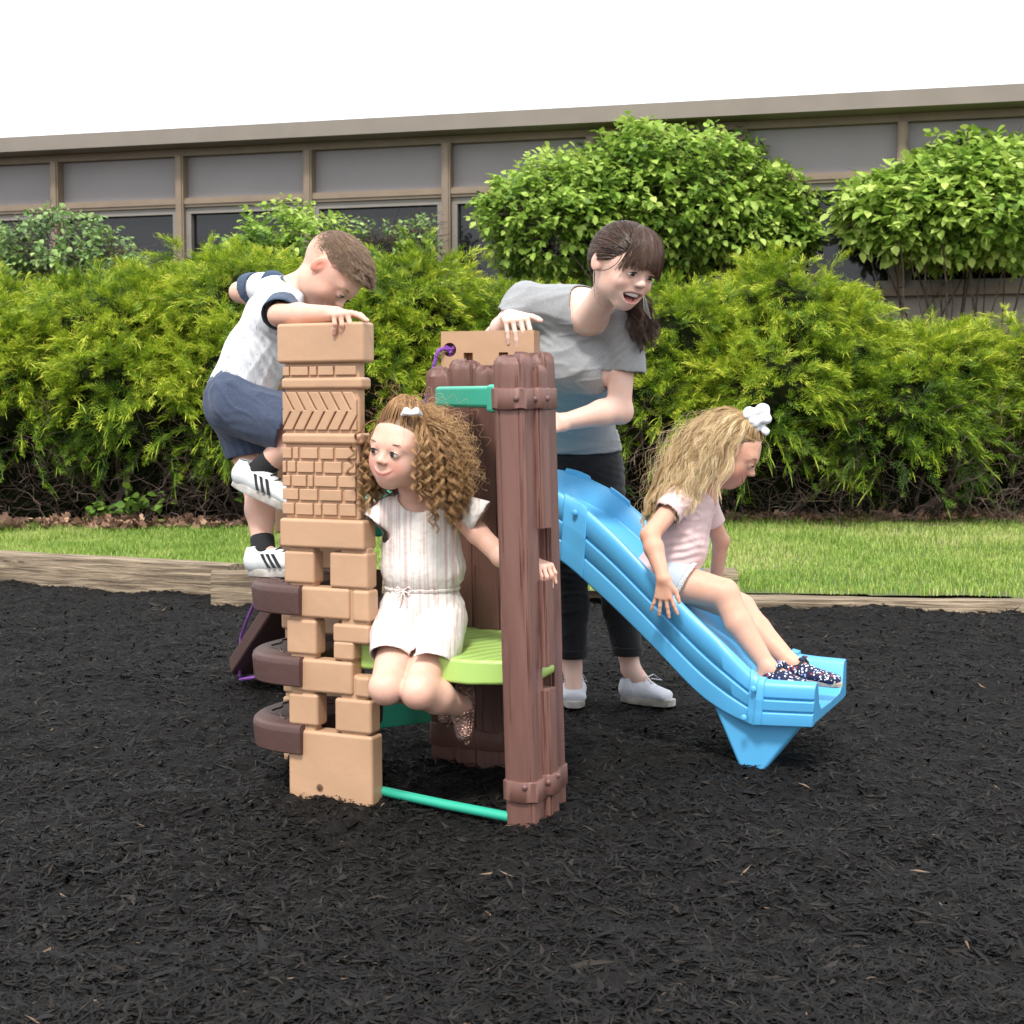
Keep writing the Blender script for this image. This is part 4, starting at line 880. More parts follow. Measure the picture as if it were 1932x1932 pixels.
# ---------------------------------------------------------------- skin, hair, cloth materials
def skin_mat(name, rough=.5):
    m, t, b = node_mat(name); a = t.nodes.new('ShaderNodeAttribute'); a.attribute_name = 'tint'
    n = t.nodes.new('ShaderNodeTexNoise'); n.inputs['Scale'].default_value = 30; n.inputs['Detail'].default_value = 4
    tc = t.nodes.new('ShaderNodeTexCoord'); t.links.new(tc.outputs['Object'], n.inputs['Vector'])
    r = t.nodes.new('ShaderNodeValToRGB'); r.color_ramp.elements[0].position = .35; r.color_ramp.elements[0].color = (1.0, .90, .86, 1); r.color_ramp.elements[1].position = .65; r.color_ramp.elements[1].color = (.97, .99, 1, 1)
    x = t.nodes.new('ShaderNodeMix'); x.data_type = 'RGBA'; x.blend_type = 'MULTIPLY'; x.inputs['Factor'].default_value = 1
    t.links.new(n.outputs[0], r.inputs[0]); t.links.new(a.outputs['Color'], x.inputs['A']); t.links.new(r.outputs[0], x.inputs['B']); t.links.new(x.outputs['Result'], b.inputs['Base Color'])
    b.inputs['Roughness'].default_value = rough; b.inputs['Specular IOR Level'].default_value = .35
    b.inputs['Subsurface Weight'].default_value = .25; b.inputs['Subsurface Radius'].default_value = (1, .4, .25); b.inputs['Subsurface Scale'].default_value = .006
    n2 = t.nodes.new('ShaderNodeTexNoise'); n2.inputs['Scale'].default_value = 260; bp = t.nodes.new('ShaderNodeBump'); bp.inputs['Strength'].default_value = .12; bp.inputs['Distance'].default_value = .003
    t.links.new(tc.outputs['Object'], n2.inputs['Vector']); t.links.new(n2.outputs[0], bp.inputs['Height']); t.links.new(bp.outputs[0], b.inputs['Normal'])
    return m
M_skin = skin_mat('skin')
def hair_mat(name, stops, rough=.38):
    m = tone_mat(name, stops, rough, .4); b = m.node_tree.nodes['Principled BSDF']; b.inputs['Anisotropic'].default_value = .6; return m
def strands(P, r0, r1, tone, name, m, parent):
    "P: n x k x 3 strand points -> three sided hairs"
    n, k, _ = P.shape; T = nrm(np.gradient(P, axis=1)); ref = nrm(np.array([.31, -.55, .77])); A = nrm(np.cross(T, ref)); B = np.cross(T, A)
    rad = np.broadcast_to(np.asarray(r0)[..., None] if np.ndim(r0) else np.full((n, 1), r0), (n, k)) * np.linspace(1, r1, k)[None]
    V = np.stack([P + rad[..., None] * (A * math.cos(a) + B * math.sin(a)) for a in (0, 2.094, 4.189)], 2).reshape(-1, 3)
    base = (np.arange(n)[:, None] * k + np.arange(k - 1)[None]).reshape(-1, 1) * 3
    F_ = np.concatenate([base + [j, (j + 1) % 3, 3 + (j + 1) % 3, 3 + j] for j in range(3)])
    return npmesh(name, V, F_, m, parent, tone=np.repeat(tone, 3 * k) if np.ndim(tone) == 1 else np.repeat(tone.ravel(), 3))

class Head:
    def __init__(s, c, fwd, up, h):
        s.c = np.array(c, float); f = nrm(fwd); x = nrm(np.cross(f, up)); u = np.cross(x, f); s.M = np.stack([x, f, u]); s.h = h   # rows: local axes
    def w(s, p): return s.c + s.h * (np.asarray(p, float) - [0, 0, .5]) @ s.M
    def l(s, P): return ((P - s.c) @ s.M.T) / s.h + [0, 0, .5]
    def d(s, v): return np.asarray(v, float) @ s.M
    def add(s, f, child=True, mouth=0., neck=None, neck_r=.16, smile=0., ears=1):
        h = s.h; E = lambda c, r, k=.05, sub=False, M=None: f.ell(s.w(c), np.array(r) * h, (np.eye(3) if M is None else M) @ s.M, k * h, sub)
        Cc = lambda a, b, ra, rb, k=.03, sub=False: f.cap(s.w(a), s.w(b), ra * h, rb * h, k * h, sub)
        ch = 1 if child else 0
        E((0, -.07, .60), (.385, .455, .40)); E((0, .02, .50), (.345, .37, .36), .08)
        E((0, .10, .34), (.255 + .04 * ch, .30, .30), .10)
        E((0, .235, .115 - .03 * mouth), (.13, .115, .10), .12)
        for q in (-1, 1):
            E((q * .155, .215, .305), (.115 + .02 * ch, .11, .125 + .02 * smile), .09)
            E((q * (.17 + .03 * ch), .02, .22), (.09 + .01 * ch, .16, .13), .12)
            E((q * .14, .425, .475), (.078, .052, .050), .05, True)      # socket
            E((q * .14, .338, .474), (.074, .062, .062), .02)            # lids
        E((0, .34 - .03 * ch, .57), (.23, .075, .06), .10)                          # brow
        nr = .034 if child else .040; Cc((0, .365, .50), (0, .445, .392), .024, nr, .05); E((0, .455, .378), (nr * 1.1, nr, nr * .9), .03)
        for q in (-1, 1): E((q * .045, .425, .362), (.030, .034, .026), .03)
        if mouth:
            E((0, .30, .215), (.15, .10, .13), .08)
            X_ = np.linspace(-.118, .118, 9); zm = lambda x: .182 + 2.3 * x * x; hm = lambda x: .050 * mouth * math.sqrt(max(0, 1 - (x / .130) ** 2))
            for a_, b_ in zip(X_[:-1], X_[1:]):
                for yy in (.36, .42): Cc((a_, yy - .05 * abs(a_), zm(a_)), (b_, yy - .05 * abs(b_), zm(b_)), hm(a_), hm(b_), .010, True)
            for q in (-1, 1): E((q * .185, .255, .345), (.09, .10, .08), .07)
        else:
            E((0, .318, .215), (.125, .075, .085), .07)
            zc = lambda x: .205 + smile * 2.6 * x * x; yc = lambda x: .402 - 1.6 * x * x; X_ = (-.135, -.09, -.045, 0, .045, .09, .135)
            for a_, b_ in zip(X_[:-1], X_[1:]):
                w_ = lambda x: .016 * (1 - (x / .155) ** 2) + .002
                Cc((a_, yc(a_) - .008, zc(a_) + .014), (b_, yc(b_) - .008, zc(b_) + .014), w_(a_), w_(b_), .02); Cc((a_ * .85, yc(a_) - .020, zc(a_) - .016), (b_ * .85, yc(b_) - .020, zc(b_) - .016), w_(a_), w_(b_), .02)
                Cc((a_ * 1.1, yc(a_) + .012, zc(a_ * 1.1)), (b_ * 1.1, yc(b_) + .012, zc(b_ * 1.1)), .005, .005, .010, True)
        for q in (-1, 1) if ears else ():
            E((q * .385, -.045, .455), (.035, .085, .13), .025, False, np.array([[1, q * .45, 0], [-q * .4, .9, .0], [0, 0, 1]]))
            E((q * .425, -.005, .465), (.03, .042, .075), .012, True)
        if neck is not None: f.cap(s.w((0, -.10, .22)), neck, neck_r * h * .93, neck_r * h * 1.05, .12 * h)
    def lips(s, V, col, tint, mouth=0., smile=0.):
        l = s.l(V); x, y, z = l.T
        if mouth: hw = .050 * mouth * np.sqrt(np.clip(1 - (x / .130) ** 2, 0, 1)); dz = np.abs(z - .182 - 2.3 * x * x); m_ = np.clip(1.3 - np.abs(dz - hw - .008) / .016, 0, 1) * (y > .28) * (np.abs(x) < .14); inn = (dz < hw - .002) & (y > .05) & (y < .385) & (np.abs(x) < .125)
        else: zc = .205 + 2.6 * smile * x * x; m_ = np.clip(1.25 - np.abs(z - zc + .002) / (.030 * np.clip(1.2 - (x / .145) ** 2, .02, 1)), 0, 1) * (np.abs(x) < .152) * (y > .26); inn = None; ln_ = np.clip(1 - np.abs(z - zc) / .009, 0, 1) * (np.abs(x) < .155) * (y > .26)
        col = col * (1 - m_[:, None] * .75) + np.array(tint) * (m_[:, None] * .75)
        if inn is not None: col[inn] = (.16, .03, .03)
        else: col = col * (1 - ln_[:, None] * .6) + np.array((.22, .05, .05)) * (ln_[:, None] * .6)
        return col
    def blob(s, V, col, c, r, tint, a):
        l = s.l(V) - c; g = np.exp(-(l ** 2 / np.array(r) ** 2).sum(1)) * a; return col * (1 - g[:, None]) + np.array(tint) * g[:, None]
    def eyes(s, parent, iris=(.10, .05, .03), gaze=(0, 1, 0), openz=1., brow=(.12, .06, .035), lash=.008, bz=.57, brow_r=.011):
        me = M_eye
        for q in (-1, 1):
            c = s.w((q * .14, .352, .474)); V = ICO3[0] * s.h * np.array([.070, .060, .058]) @ s.M + c
            g = nrm(s.d(gaze)); an = np.degrees(np.arccos(np.clip(nrm(V - c) @ g, -1, 1))); col = np.where(an[:, None] < 15, (.004, .004, .004), np.where(an[:, None] < 34, iris, (.62, .58, .56)))
            lid = s.l(V); col = np.where(((lid[:, 2] - .474) / .05 > .74 * openz)[:, None], s.skin, col); col = np.where(((lid[:, 2] - .474) / .05 < -.66 * min(1, openz + .15))[:, None], s.skin, col)
            col = np.where((np.abs(lid[:, 0] - q * .14) > .059 - .5 * np.abs(lid[:, 2] - .474))[:, None], s.skin, col); npmesh('eye', V, ICO3[1], me, parent, col=col)
            t_ = np.linspace(-1, 1, 11); X = q * .14 + .064 * t_; zl = .474 + .037 * openz * (1 - t_ ** 2) + .003
            yl = .352 + .070 * np.sqrt(np.clip(1.12 - t_ ** 2, .02, 1)) * .9
            MB().tube(np.array([s.w((a, b_, c_)) for a, b_, c_ in zip(X, yl, zl)]), s.h * lash * np.clip(1.1 - t_ ** 2 * .8, .3, 1), 6).build('eyelashes', M_lash, parent)
            zb = bz + .016 * (1 - t_ ** 2) + .010 * t_ * q; yb = .402 - .10 * np.clip(np.abs(X) - .1, 0, 1) - .025 * t_ ** 2
            npts = np.array([s.w((a * 1.12, b_, c_)) for a, b_, c_ in zip(X, yb, zb)])
            mmb = hair_mat('brow', [(0, brow), (1, brow)]) if not hasattr(s, 'bm') else s.bm; s.bm = mmb
            MB().tube(npts, s.h * brow_r * np.clip(1.15 - t_ ** 2, .25, 1), 6).build('eyebrow', mmb, parent)
M_eye = skin_mat('eye_surface', .12); M_eye.node_tree.nodes['Principled BSDF'].inputs['Subsurface Weight'].default_value = 0
M_lash = mat('lashes', (.015, .009, .006), .6)

def hand(f, wrist, d, back, thumb, L, curl=(.3, .3, .3, .3), tcurl=.4, spread=.10, r=None, wr=None, tips=None, thumb_out=.75, k=.003, cw=(.7, 1.0, .75)):
    "palm and five fingers; d: towards the fingers, back: out of the back of the hand, thumb: towards the thumb side, L: wrist to middle fingertip"
    d = nrm(d); back = nrm(back - d * np.dot(back, d)); sd = np.cross(d, back); sd = sd * np.sign(sd @ np.array(thumb, float)); r = r or L * .052
    pl = L * .50; pw = L * .21
    wrist = np.array(wrist, float)
    for o_, ln in ((-.85, .93), (-.3, .99), (.3, 1.0), (.85, .95)): f.cap(wrist + sd * pw * .55 * o_, wrist + d * pl * ln + sd * pw * o_, L * .085, r * 1.18, .012)
    fl = (.40, .47, .50, .45)                                 # little .. index
    for i, (o_, ln) in enumerate(zip((-.92, -.32, .32, .92), fl)):
        b0 = wrist + d * pl * (.93, .98, 1.0, .96)[i] + sd * pw * o_; dirv = nrm(d + sd * spread * o_ * 2); a = curl[i]; p = b0; rr = r * (.88, .98, 1.02, 1.0)[i]
        for sg, fr_ in enumerate((.45, .30, .25)):
            ang = a * cw[sg]; dirv = nrm(dirv * math.cos(ang) - back * math.sin(ang)) if sg == 0 else nrm(dirv * math.cos(ang) + np.cross(dirv, sd) * np.sign(np.dot(np.cross(dirv, sd), -back) or 1) * math.sin(ang))
            q = p + dirv * (L * ln * fr_); f.cap(p, q, rr, rr * .93, k); p = q; rr *= .93
    tb = wrist + d * L * .14 + sd * pw * .75; t1 = tb + nrm(d * (1 - thumb_out * .5) + sd * thumb_out - back * .15) * L * .22; dv = nrm(nrm(d * .9 + sd * .35 * (1 - tcurl)) - back * .35 * tcurl)
    t2 = t1 + dv * L * .17; t3 = t2 + nrm(dv - back * .25 * tcurl - sd * .25 * tcurl) * L * .13
    f.cap(tb, t1, L * .082, r * 1.22, .008); f.cap(t1, t2, r * 1.18, r * 1.08, k); f.cap(t2, t3, r * 1.08, r * .92, k)

def finish_body(f, parent, vox, base, heads_fn=None, it=1):
    D, L, ax = f.grid(vox); V, Q = nets(D, L, vox); V = smooth_(V, Q, it, .5)
    col = np.tile(np.array(base, float), (len(V), 1))
    if heads_fn: col = heads_fn(V, col)
    o = npmesh('body', V, Q, M_skin, parent, col=np.clip(col, 0, 1)); return o, V, Q
def cloth_mat(name, col, col2=None, vs=300, bump=.25, rough=.85, spk=None, stretch=None, sheen=.2):
    m = mat(name, col, rough, col2=col2, vscale=vs, bump=bump, bscale=450, spec=.2, sheen=sheen, stretch=stretch, detail=2)
    return m
def folds(dirv, scale=26, amp=.004, seed=0, extra=()):
    "cloth creases: ridged noise stretched along dirv, plus local bunches (centre, radius, amp, direction)"
    dirv = nrm(dirv)
    def fn(V, N):
        q = V - (V @ dirv)[:, None] * dirv * .72; n1 = np.clip(1 - 3.0 * np.abs(noise(q, scale * .8, seed)), 0, 1) ** 1.4; n2 = np.clip(1 - 3.0 * np.abs(noise(q, scale * 1.7, seed + 3)), 0, 1) ** 1.4; o = amp * (n1 * .8 + n2 * .35) * np.clip(.5 + .9 * noise(V, 9, seed + 8), 0, 1.2)
        for c, r_, a_, dr in extra:
            dr = nrm(dr); w_ = np.exp(-(((V - c) / r_) ** 2).sum(1)); o = o + a_ * w_ * np.sin((V - c) @ dr * 260 + 3 * noise(V, 14, seed + 9))
        return o
    return fn
def shoe(parent, name, ankle, heel, toe, up, w_, m_up, m_sole, hgt=.05, sole_t=.016, low=True, sole_name='sole', open_c=None, vox=.0032, collar=.045):
    "upper shaped over the foot with an open collar, on a rubber sole"
    heel, toe, up = np.array(heel, float), np.array(toe, float), nrm(up); d = nrm(toe - heel); up = nrm(up - d * (up @ d)); s_ = np.cross(d, up); Ln = np.linalg.norm(toe - heel)
    f = Field(.02); a = heel + d * w_ * .62; b = toe - d * w_ * .75
    f.flat(a + up * (sole_t + hgt * .34), a + d * Ln * .3 + up * (sole_t + hgt * .38), (w_ * .66, hgt * .50), (w_ * .76, hgt * .5), s_)
    f.flat(a + d * Ln * .3 + up * (sole_t + hgt * .38), b + up * (sole_t + hgt * .17), (w_ * .78, hgt * .5), (w_ * .84, hgt * .30), s_)
    if not low: f.cap(a + up * (sole_t + hgt * .4), np.array(ankle), w_ * .60, w_ * .56, .02); f.cap(np.array(ankle), a + d * Ln * .42 + up * (sole_t + hgt * .55), w_ * .55, w_ * .55, .02)
    else: f.cap(a + up * (sole_t + hgt * .4), a + up * (sole_t + hgt * 1.0), w_ * .60, w_ * .56, .02)
    cc = np.array(ankle) if open_c is None else open_c
    cuts = [((heel + toe) / 2 + up * sole_t * .6, -up, .3)]
    cuts.append((a + up * (sole_t + hgt * (1.05 if low else 1.35)) + d * .01, nrm(up + d * (-.15)), .06 if low else .12))
    cuts.append((a + up * (sole_t + hgt * 1.02) + d * Ln * .16, np.array([w_ * .52, Ln * .20, hgt * .62]), 'hole', np.stack([s_, d, up])))
    u_ = garment(f, name, m_up, parent, vox, .002, cuts, it=1, thick=.003)
    # sole: outline extruded
    n = 28; V = []; an = np.linspace(0, 2 * np.pi, n, endpoint=False)
    for z_, g in ((0, .94), (.003, 1.0), (sole_t, 1.0), (sole_t + .001, .92)):
        for t_ in an:
            x = math.cos(t_); y = math.sin(t_); wid = w_ * (.80 + .16 * x) * g; V.append((heel + toe) / 2 + d * (Ln / 2 * np.sign(x) * abs(x) ** .72 * (g if g < 1 else 1.0)) + s_ * wid * np.sign(y) * abs(y) ** .8 + up * z_)
    Fs = [(i * n + j, i * n + (j + 1) % n, (i + 1) * n + (j + 1) % n, (i + 1) * n + j) for i in range(3) for j in range(n)] + [tuple(range(n))[::-1], tuple(3 * n + j for j in range(n))]
    so = npmesh(sole_name, np.array(V), Fs, m_sole, u_); so.data.set_sharp_from_angle(angle=R(50))
    return u_, (a, d, s_, up, Ln)
M_sole = mat('white_rubber', (.58, .56, .52), .7, col2=(.33, .29, .24), vscale=30, bump=.2)
# ================================================================ PEOPLE
def hairmask(l, hl=((-.6, .10), (-.2, .26), (-.05, .46), (.06, .60), (.18, .74), (.32, .84), (.42, .90))):
    hx_, hy_ = zip(*hl); return l[:, 2] > np.interp(l[:, 1], hx_, hy_)
def roots(hd, V, Q, n, g, mask):
    N = vnormals(V, Q); l = hd.l(V); i = np.where((np.abs(l[:, 0]) < .6) & (l[:, 2] < 1.3) & (l[:, 2] > 0) & mask(l))[0]; i = g.choice(i, n); return V[i], N[i], l[i]
def guides(hd, p0, d0, L, k, grav, push=1.04, drag=None, blobs=(), r=(.42, .49, .47)):
    n = len(p0); P = [p0]; d = nrm(d0); p = p0.copy(); st = (np.asarray(L) / (k - 1))[:, None] if np.ndim(L) else L / (k - 1); r = np.array(r)
    for i in range(k - 1):
        gv = grav(p, i / k) if callable(grav) else np.array(grav); d = nrm(d + gv); p = p + d * st
        l = hd.l(p); q = (l - [0, -.05, .53]) / r; m = np.linalg.norm(q, axis=1); ins = m < push
        q2 = q / np.maximum(m, 1e-6)[:, None] * push; l2 = q2 * r + [0, -.05, .53]; pn = hd.c + hd.h * (l2 - [0, 0, .5]) @ hd.M; p = np.where(ins[:, None], pn, p)
        for c, rr in blobs:
            v = p - c; m = np.linalg.norm(v, axis=1); p = np.where((m < rr)[:, None], c + v / np.maximum(m, 1e-6)[:, None] * rr, p)
        P.append(p.copy())
    return np.stack(P, 1)
def resample(P, k):
    n, m, _ = P.shape; t = np.linspace(0, m - 1.0001, k); i = t.astype(int); f = (t - i)[None, :, None]; i1 = np.minimum(i + 1, m - 1)
    p0, p1, p2, p3 = P[:, np.maximum(i - 1, 0)], P[:, i], P[:, i1], P[:, np.minimum(i + 2, m - 1)]
    return .5 * (2 * p1 + (-p0 + p2) * f + (2 * p0 - 5 * p1 + 4 * p2 - p3) * f ** 2 + (-p0 + 3 * p1 - 3 * p2 + p3) * f ** 3)
def clump(G, per, k, g, rad=.006, amp=0., pitch=.03, wave=0., tipr=1.0, start=.25):
    "strands around every guide; amp > 0 makes ringlets, wave makes loose waves"
    n = len(G); P = resample(G, k); T = nrm(np.gradient(P, axis=1)); A = nrm(np.cross(T, nrm(np.array([.2, -.9, .3])))); B = np.cross(T, A)
    s_ = np.linspace(0, 1, k)[None, :, None]; Ln = np.linalg.norm(np.diff(P, axis=1), axis=2).sum(1)[:, None, None]
    out, tn = [], []
    ph = g.uniform(0, 6.28, (n, 1, 1)); dr_ = g.choice([-1, 1], (n, 1, 1)); am = g.uniform(.7, 1.3, (n, 1, 1)) * amp
    base = g.normal(0, .13, n)
    for _ in range(per):
        o = g.normal(0, 1, (n, 1, 3)) * rad * (.35 + (tipr - .35) * s_) ; j = g.normal(0, .16, (n, 1, 1))
        th = ph + j + dr_ * s_ * Ln / pitch * 6.283; e_ = np.clip((s_ - start) / .3, 0, 1) * am
        q = P + o + (A * np.cos(th) + B * np.sin(th)) * e_
        if wave: q = q + A * (wave * np.clip(s_ * 2, 0, 1) * np.sin(ph + j * 2 + s_ * Ln / pitch * 6.283)) + B * (wave * .6 * np.clip(s_ * 2, 0, 1) * np.cos(ph * 1.7 + s_ * Ln / pitch * 5))
        out.append(q); tn.append(np.clip(.5 + base[:, None] + g.normal(0, .13, n)[:, None] + .22 * (np.linspace(0, 1, k)[None] - .5), 0, 1))
    return np.concatenate(out), np.concatenate(tn)
def person(label, at_): return empty('person', (at_[0], at_[1], 0.), label, 'person')
BASE = (.70, .435, .335)
M_black = mat('black_rubber', (.012, .012, .013), .6)

# ---------------------------------------------------------------- curly haired girl on the lime deck
def curly_girl():
    g = np.random.default_rng(11); root = person('curly haired little girl in a striped cream romper sitting on the lime deck', at(800, 1, 3.7))
    hd = Head(at(759, 846, 3.60), (-.50, -.86, -.05), (.16, -.05, 1), .205); hd.skin = BASE
    f = Field(.012); hd.add(f, True, smile=1.35, neck=at(786, 958, 3.66), neck_r=.155)
    ac = nrm((1, .06, 0)); c1, c2, c3 = at(793, 990, 3.68), at(797, 1085, 3.70), at(798, 1175, 3.73)
    f.flat(c1, c2, (.088, .055), (.080, .062), ac, .03).flat(c2, c3, (.080, .062), (.092, .070), ac, .03)
    sl, sr = at(741, 966, 3.665), at(853, 961, 3.675)
    f.cap(sl, at(787, 962, 3.67), .032, .036, .02).cap(sr, at(787, 962, 3.67), .032, .036, .02)
    el = at(946, 1050, 3.64); wr = at(1001, 1060, 3.545); f.chain([sr, at(900, 1005, 3.66), el, wr], [.030, .028, .026, .019], .012)
    hand(f, wr, (.60, -.74, -.12), (.1, -.2, 1), (-1, -.5, 0), .118, (1.0, 1.0, 1.0, .9), .5, .08, cw=(.9, .75, .4))
    f.chain([sl, at(702, 965, 3.80), at(640, 1000, 3.86)], [.030, .027, .02], .012)
    hL, hR = at(762, 1185, 3.73), at(832, 1188, 3.73); kL, kR = at(729, 1296, 3.47), at(789, 1304, 3.46)
    aL, aR = at(810, 1300, 3.70), at(872, 1334, 3.60)
    for h_, k_, a_ in ((hL, kL, aL), (hR, kR, aR)):
        f.cap(h_, k_, .060, .040, .006); f.ell(k_ + [0, -.004, -.004], (.040, .040, .040), None, .006); md = k_ + (a_ - k_) * .42; f.chain([k_, md + [0, 0, .004], a_], [.042, .043, .025], .012)
    hTR, tTR = at(884, 1306, 3.63), at(877, 1392, 3.585)
    f.cap(aR, hTR + [-.010, 0, 0], .024, .019).cap(hTR + [-.012, 0, 0], tTR + [-.004, 0, .012], .018, .010)
    f.cap(aL, at(822, 1290, 3.76), .024, .02)
    def tint(V, col):
        for q in (-1, 1): col = hd.blob(V, col, (q * .19, .30, .30), (.12, .2, .11), (.74, .32, .25), .55); col = hd.blob(V, col, (q * .41, -.03, .46), (.08, .12, .12), (.72, .33, .25), .6)
        col = hd.blob(V, col, (0, .47, .37), (.07, .06, .06), (.72, .36, .28), .5)
        col = hd.lips(V, col, (.52, .13, .13), 0, 1.35)
        for p in (kL, kR): w_ = np.exp(-((V - p - [0, -.02, -.02]) ** 2).sum(1) / .035 ** 2) * .35; col = col * (1 - w_[:, None]) + np.array((.66, .30, .24)) * w_[:, None]
        l = hd.l(V); m = hairmask(l) & (np.abs(l[:, 0]) < .5) & (l[:, 2] < 1.2); col[m] = (.20, .11, .055); return col
    o, V, Q = finish_body(f, root, .0027, BASE, tint)
    hd.eyes(root, (.09, .045, .025), (.14, 1, .0), .85, (.24, .13, .075), .008, .585, .009)
    # hair
    M_h = hair_mat('curly_hair', [(0, (.09, .045, .018)), (.4, (.26, .135, .055)), (.72, (.50, .29, .125)), (1, (.74, .50, .25))])
    tie = hd.w((.03, -.04, 1.02)); sh = [(sr + [0, 0, .0], .045), (sl, .045), (c1, .07)]
    p0, n0, l0 = roots(hd, V, Q, 230, g, lambda l: hairmask(l) & (l[:, 2] < .86) & (l[:, 1] < .10)); out = hd.d([1, 0, 0])
    bk = -hd.d([0, 1, 0]); bk[2] = 0
    lf_ = np.where(l0[:, :1] > 0, .12, .62); G = guides(hd, p0, n0 * lf_ + bk * .3 + [0, 0, .05] + np.array([.16, 0, 0]) + g.normal(0, .14, n0.shape), g.uniform(.14, .20, 230), 16, (0, 0, -.27), 1.05, blobs=sh)
    pt, nt2, _ = roots(hd, V, Q, 34, g, lambda l: hairmask(l) & (l[:, 0] > .32) & (l[:, 1] > -.35) & (l[:, 1] < .06)); Gt = guides(hd, pt, nt2 * .35 + np.array([-.10, -.25, -.4]) + g.normal(0, .12, nt2.shape), g.uniform(.15, .21, 34), 16, (.004, -.012, -.28), 1.03, blobs=sh)
    pt, nt2, _ = roots(hd, V, Q, 30, g, lambda l: hairmask(l) & (l[:, 0] < -.22) & (l[:, 1] > -.15) & (l[:, 1] < .16)); Gu = guides(hd, pt, nt2 * .5 + hd.d([0, .5, 0]) + np.array([0, -.1, -.4]) + g.normal(0, .12, nt2.shape), g.uniform(.14, .20, 30), 16, (0, -.01, -.26), 1.05, blobs=sh)
    H, tn = clump(np.concatenate([G, Gt, Gu]), 13, 84, g, .0048, .0065, .031, tipr=.5)
    p1, n1, l1 = roots(hd, V, Q, 260, g, lambda l: (l[:, 2] > .68) & (l[:, 1] > -.12) & hairmask(l)); a = []
    for t_ in np.linspace(0, 1, 6): a.append(p1 * (1 - t_) + tie * t_ + n1 * (.012 * math.sin(math.pi * t_)) + np.outer(np.ones(260), hd.d([0, 0, 1])) * .018 * math.sin(math.pi * t_))
    G0 = np.stack(a, 1); Hs, ts = clump(G0, 12, 12, g, .0028, tipr=.8)
    d_ = hd.d([0, 0, 1]) * .12 + bk * .55 + g.normal(0, .24, (95, 3)) + np.array([.38, 0, -.1]); G2 = guides(hd, np.repeat(tie[None], 95, 0) + g.normal(0, .006, (95, 3)), d_, g.uniform(.17, .25, 95), 18, (0.0, 0, -.27), 1.06, blobs=sh)
    H2, t2 = clump(G2, 14, 84, g, .0048, .0066, .033, tipr=.5)
    k = 84; H = np.concatenate([H, H2]); tn = np.concatenate([tn, t2])
    strands(H, .00075, .5, tn, 'hair', M_h, root); strands(Hs, .0007, .8, ts, 'hair', M_h, root)
    pf, nf, _ = roots(hd, V, Q, 1300, g, lambda l: hairmask(l) & (l[:, 1] < .05)); Gf = guides(hd, pf, nf * .45 + bk * .5 + g.normal(0, .3, nf.shape) + [.2, 0, -.05], g.uniform(.11, .20, 1300), 14, (0, 0, -.20), 1.08)
    Hf, tf = clump(Gf, 1, 70, g, .004, .006, .035, wave=.006, tipr=1.5); strands(Hf, .00042, .5, np.clip(tf + .15, 0, 1), 'hair', M_h, root)
    M_clip = mat('hair_clip', (.78, .78, .80), .5); MB().tube([at(759, 783, 3.54), at(767, 776, 3.52), at(776, 779, 3.515), at(785, 776, 3.52), at(794, 782, 3.54)], [.005, .0105, .007, .0105, .005], 10).build('hair_clip', M_clip, root)
    # romper
    M_r, t, b = node_mat('striped_linen'); b.inputs['Roughness'].default_value = .9; b.inputs['Specular IOR Level'].default_value = .1; b.inputs['Sheen Weight'].default_value = .15
    tc = t.nodes.new('ShaderNodeTexCoord'); mp = t.nodes.new('ShaderNodeMapping'); mp.inputs['Scale'].default_value = (150, 9, 2.5); n1_ = t.nodes.new('ShaderNodeTexNoise'); n1_.inputs['Scale'].default_value = 1; n1_.inputs['Detail'].default_value = 3
    r = t.nodes.new('ShaderNodeValToRGB'); r.color_ramp.elements[0].position = .40; r.color_ramp.elements[0].color = (.58, .46, .43, 1); r.color_ramp.elements[1].position = .50; r.color_ramp.elements[1].color = (.72, .68, .63, 1)
    t.links.new(tc.outputs['Object'], mp.inputs[0]); t.links.new(mp.outputs[0], n1_.inputs[0]); t.links.new(n1_.outputs[0], r.inputs[0]); t.links.new(r.outputs[0], b.inputs['Base Color'])
    n2_ = t.nodes.new('ShaderNodeTexNoise'); n2_.inputs['Scale'].default_value = 55; bp = t.nodes.new('ShaderNodeBump'); bp.inputs['Strength'].default_value = .5; bp.inputs['Distance'].default_value = .006; t.links.new(tc.outputs['Object'], n2_.inputs[0]); t.links.new(n2_.outputs[0], bp.inputs['Height']); t.links.new(bp.outputs[0], b.inputs['Normal'])
    r1 = Field(.012); r1.flat(at(790, 975, 3.675), at(798, 1072, 3.69), (.092, .058), (.100, .076), ac, .02).flat(at(798, 1072, 3.69), at(797, 1104, 3.70), (.100, .076), (.086, .066), ac, .012)
    r1.cap(sl, at(787, 962, 3.67), .032, .038, .015).cap(sr, at(787, 962, 3.67), .032, .038, .015)
    r1.flat(at(862, 956, 3.68), at(903, 978, 3.665), (.022, .035), (.034, .052), (0.35, -.6, -.7), .012); r1.flat(at(735, 962, 3.665), at(712, 985, 3.65), (.026, .026), (.036, .036), (0, 1, .3), .012)
    hole = at(789, 932, 3.635)
    garment(r1, 'romper_top', M_r, root, .0042, .005, [(hole, (.052, .075, .047), 'hole'), (at(907, 981, 3.665), (.85, -.1, -.5), .075), (at(710, 990, 3.65), (-.6, -.2, -.8), .05), (at(797, 1106, 3.70), (0, 0, -1), .2)],
            folds((0, 0, 1), 42, .0035, 5, [(at(780, 1080, 3.65), .06, .0012, (1, 0, 0))]))
    r2 = Field(.014); r2.k = .008; r2.flat(at(797, 1112, 3.70), at(797, 1138, 3.70), (.088, .068), (.106, .074), ac, .02)
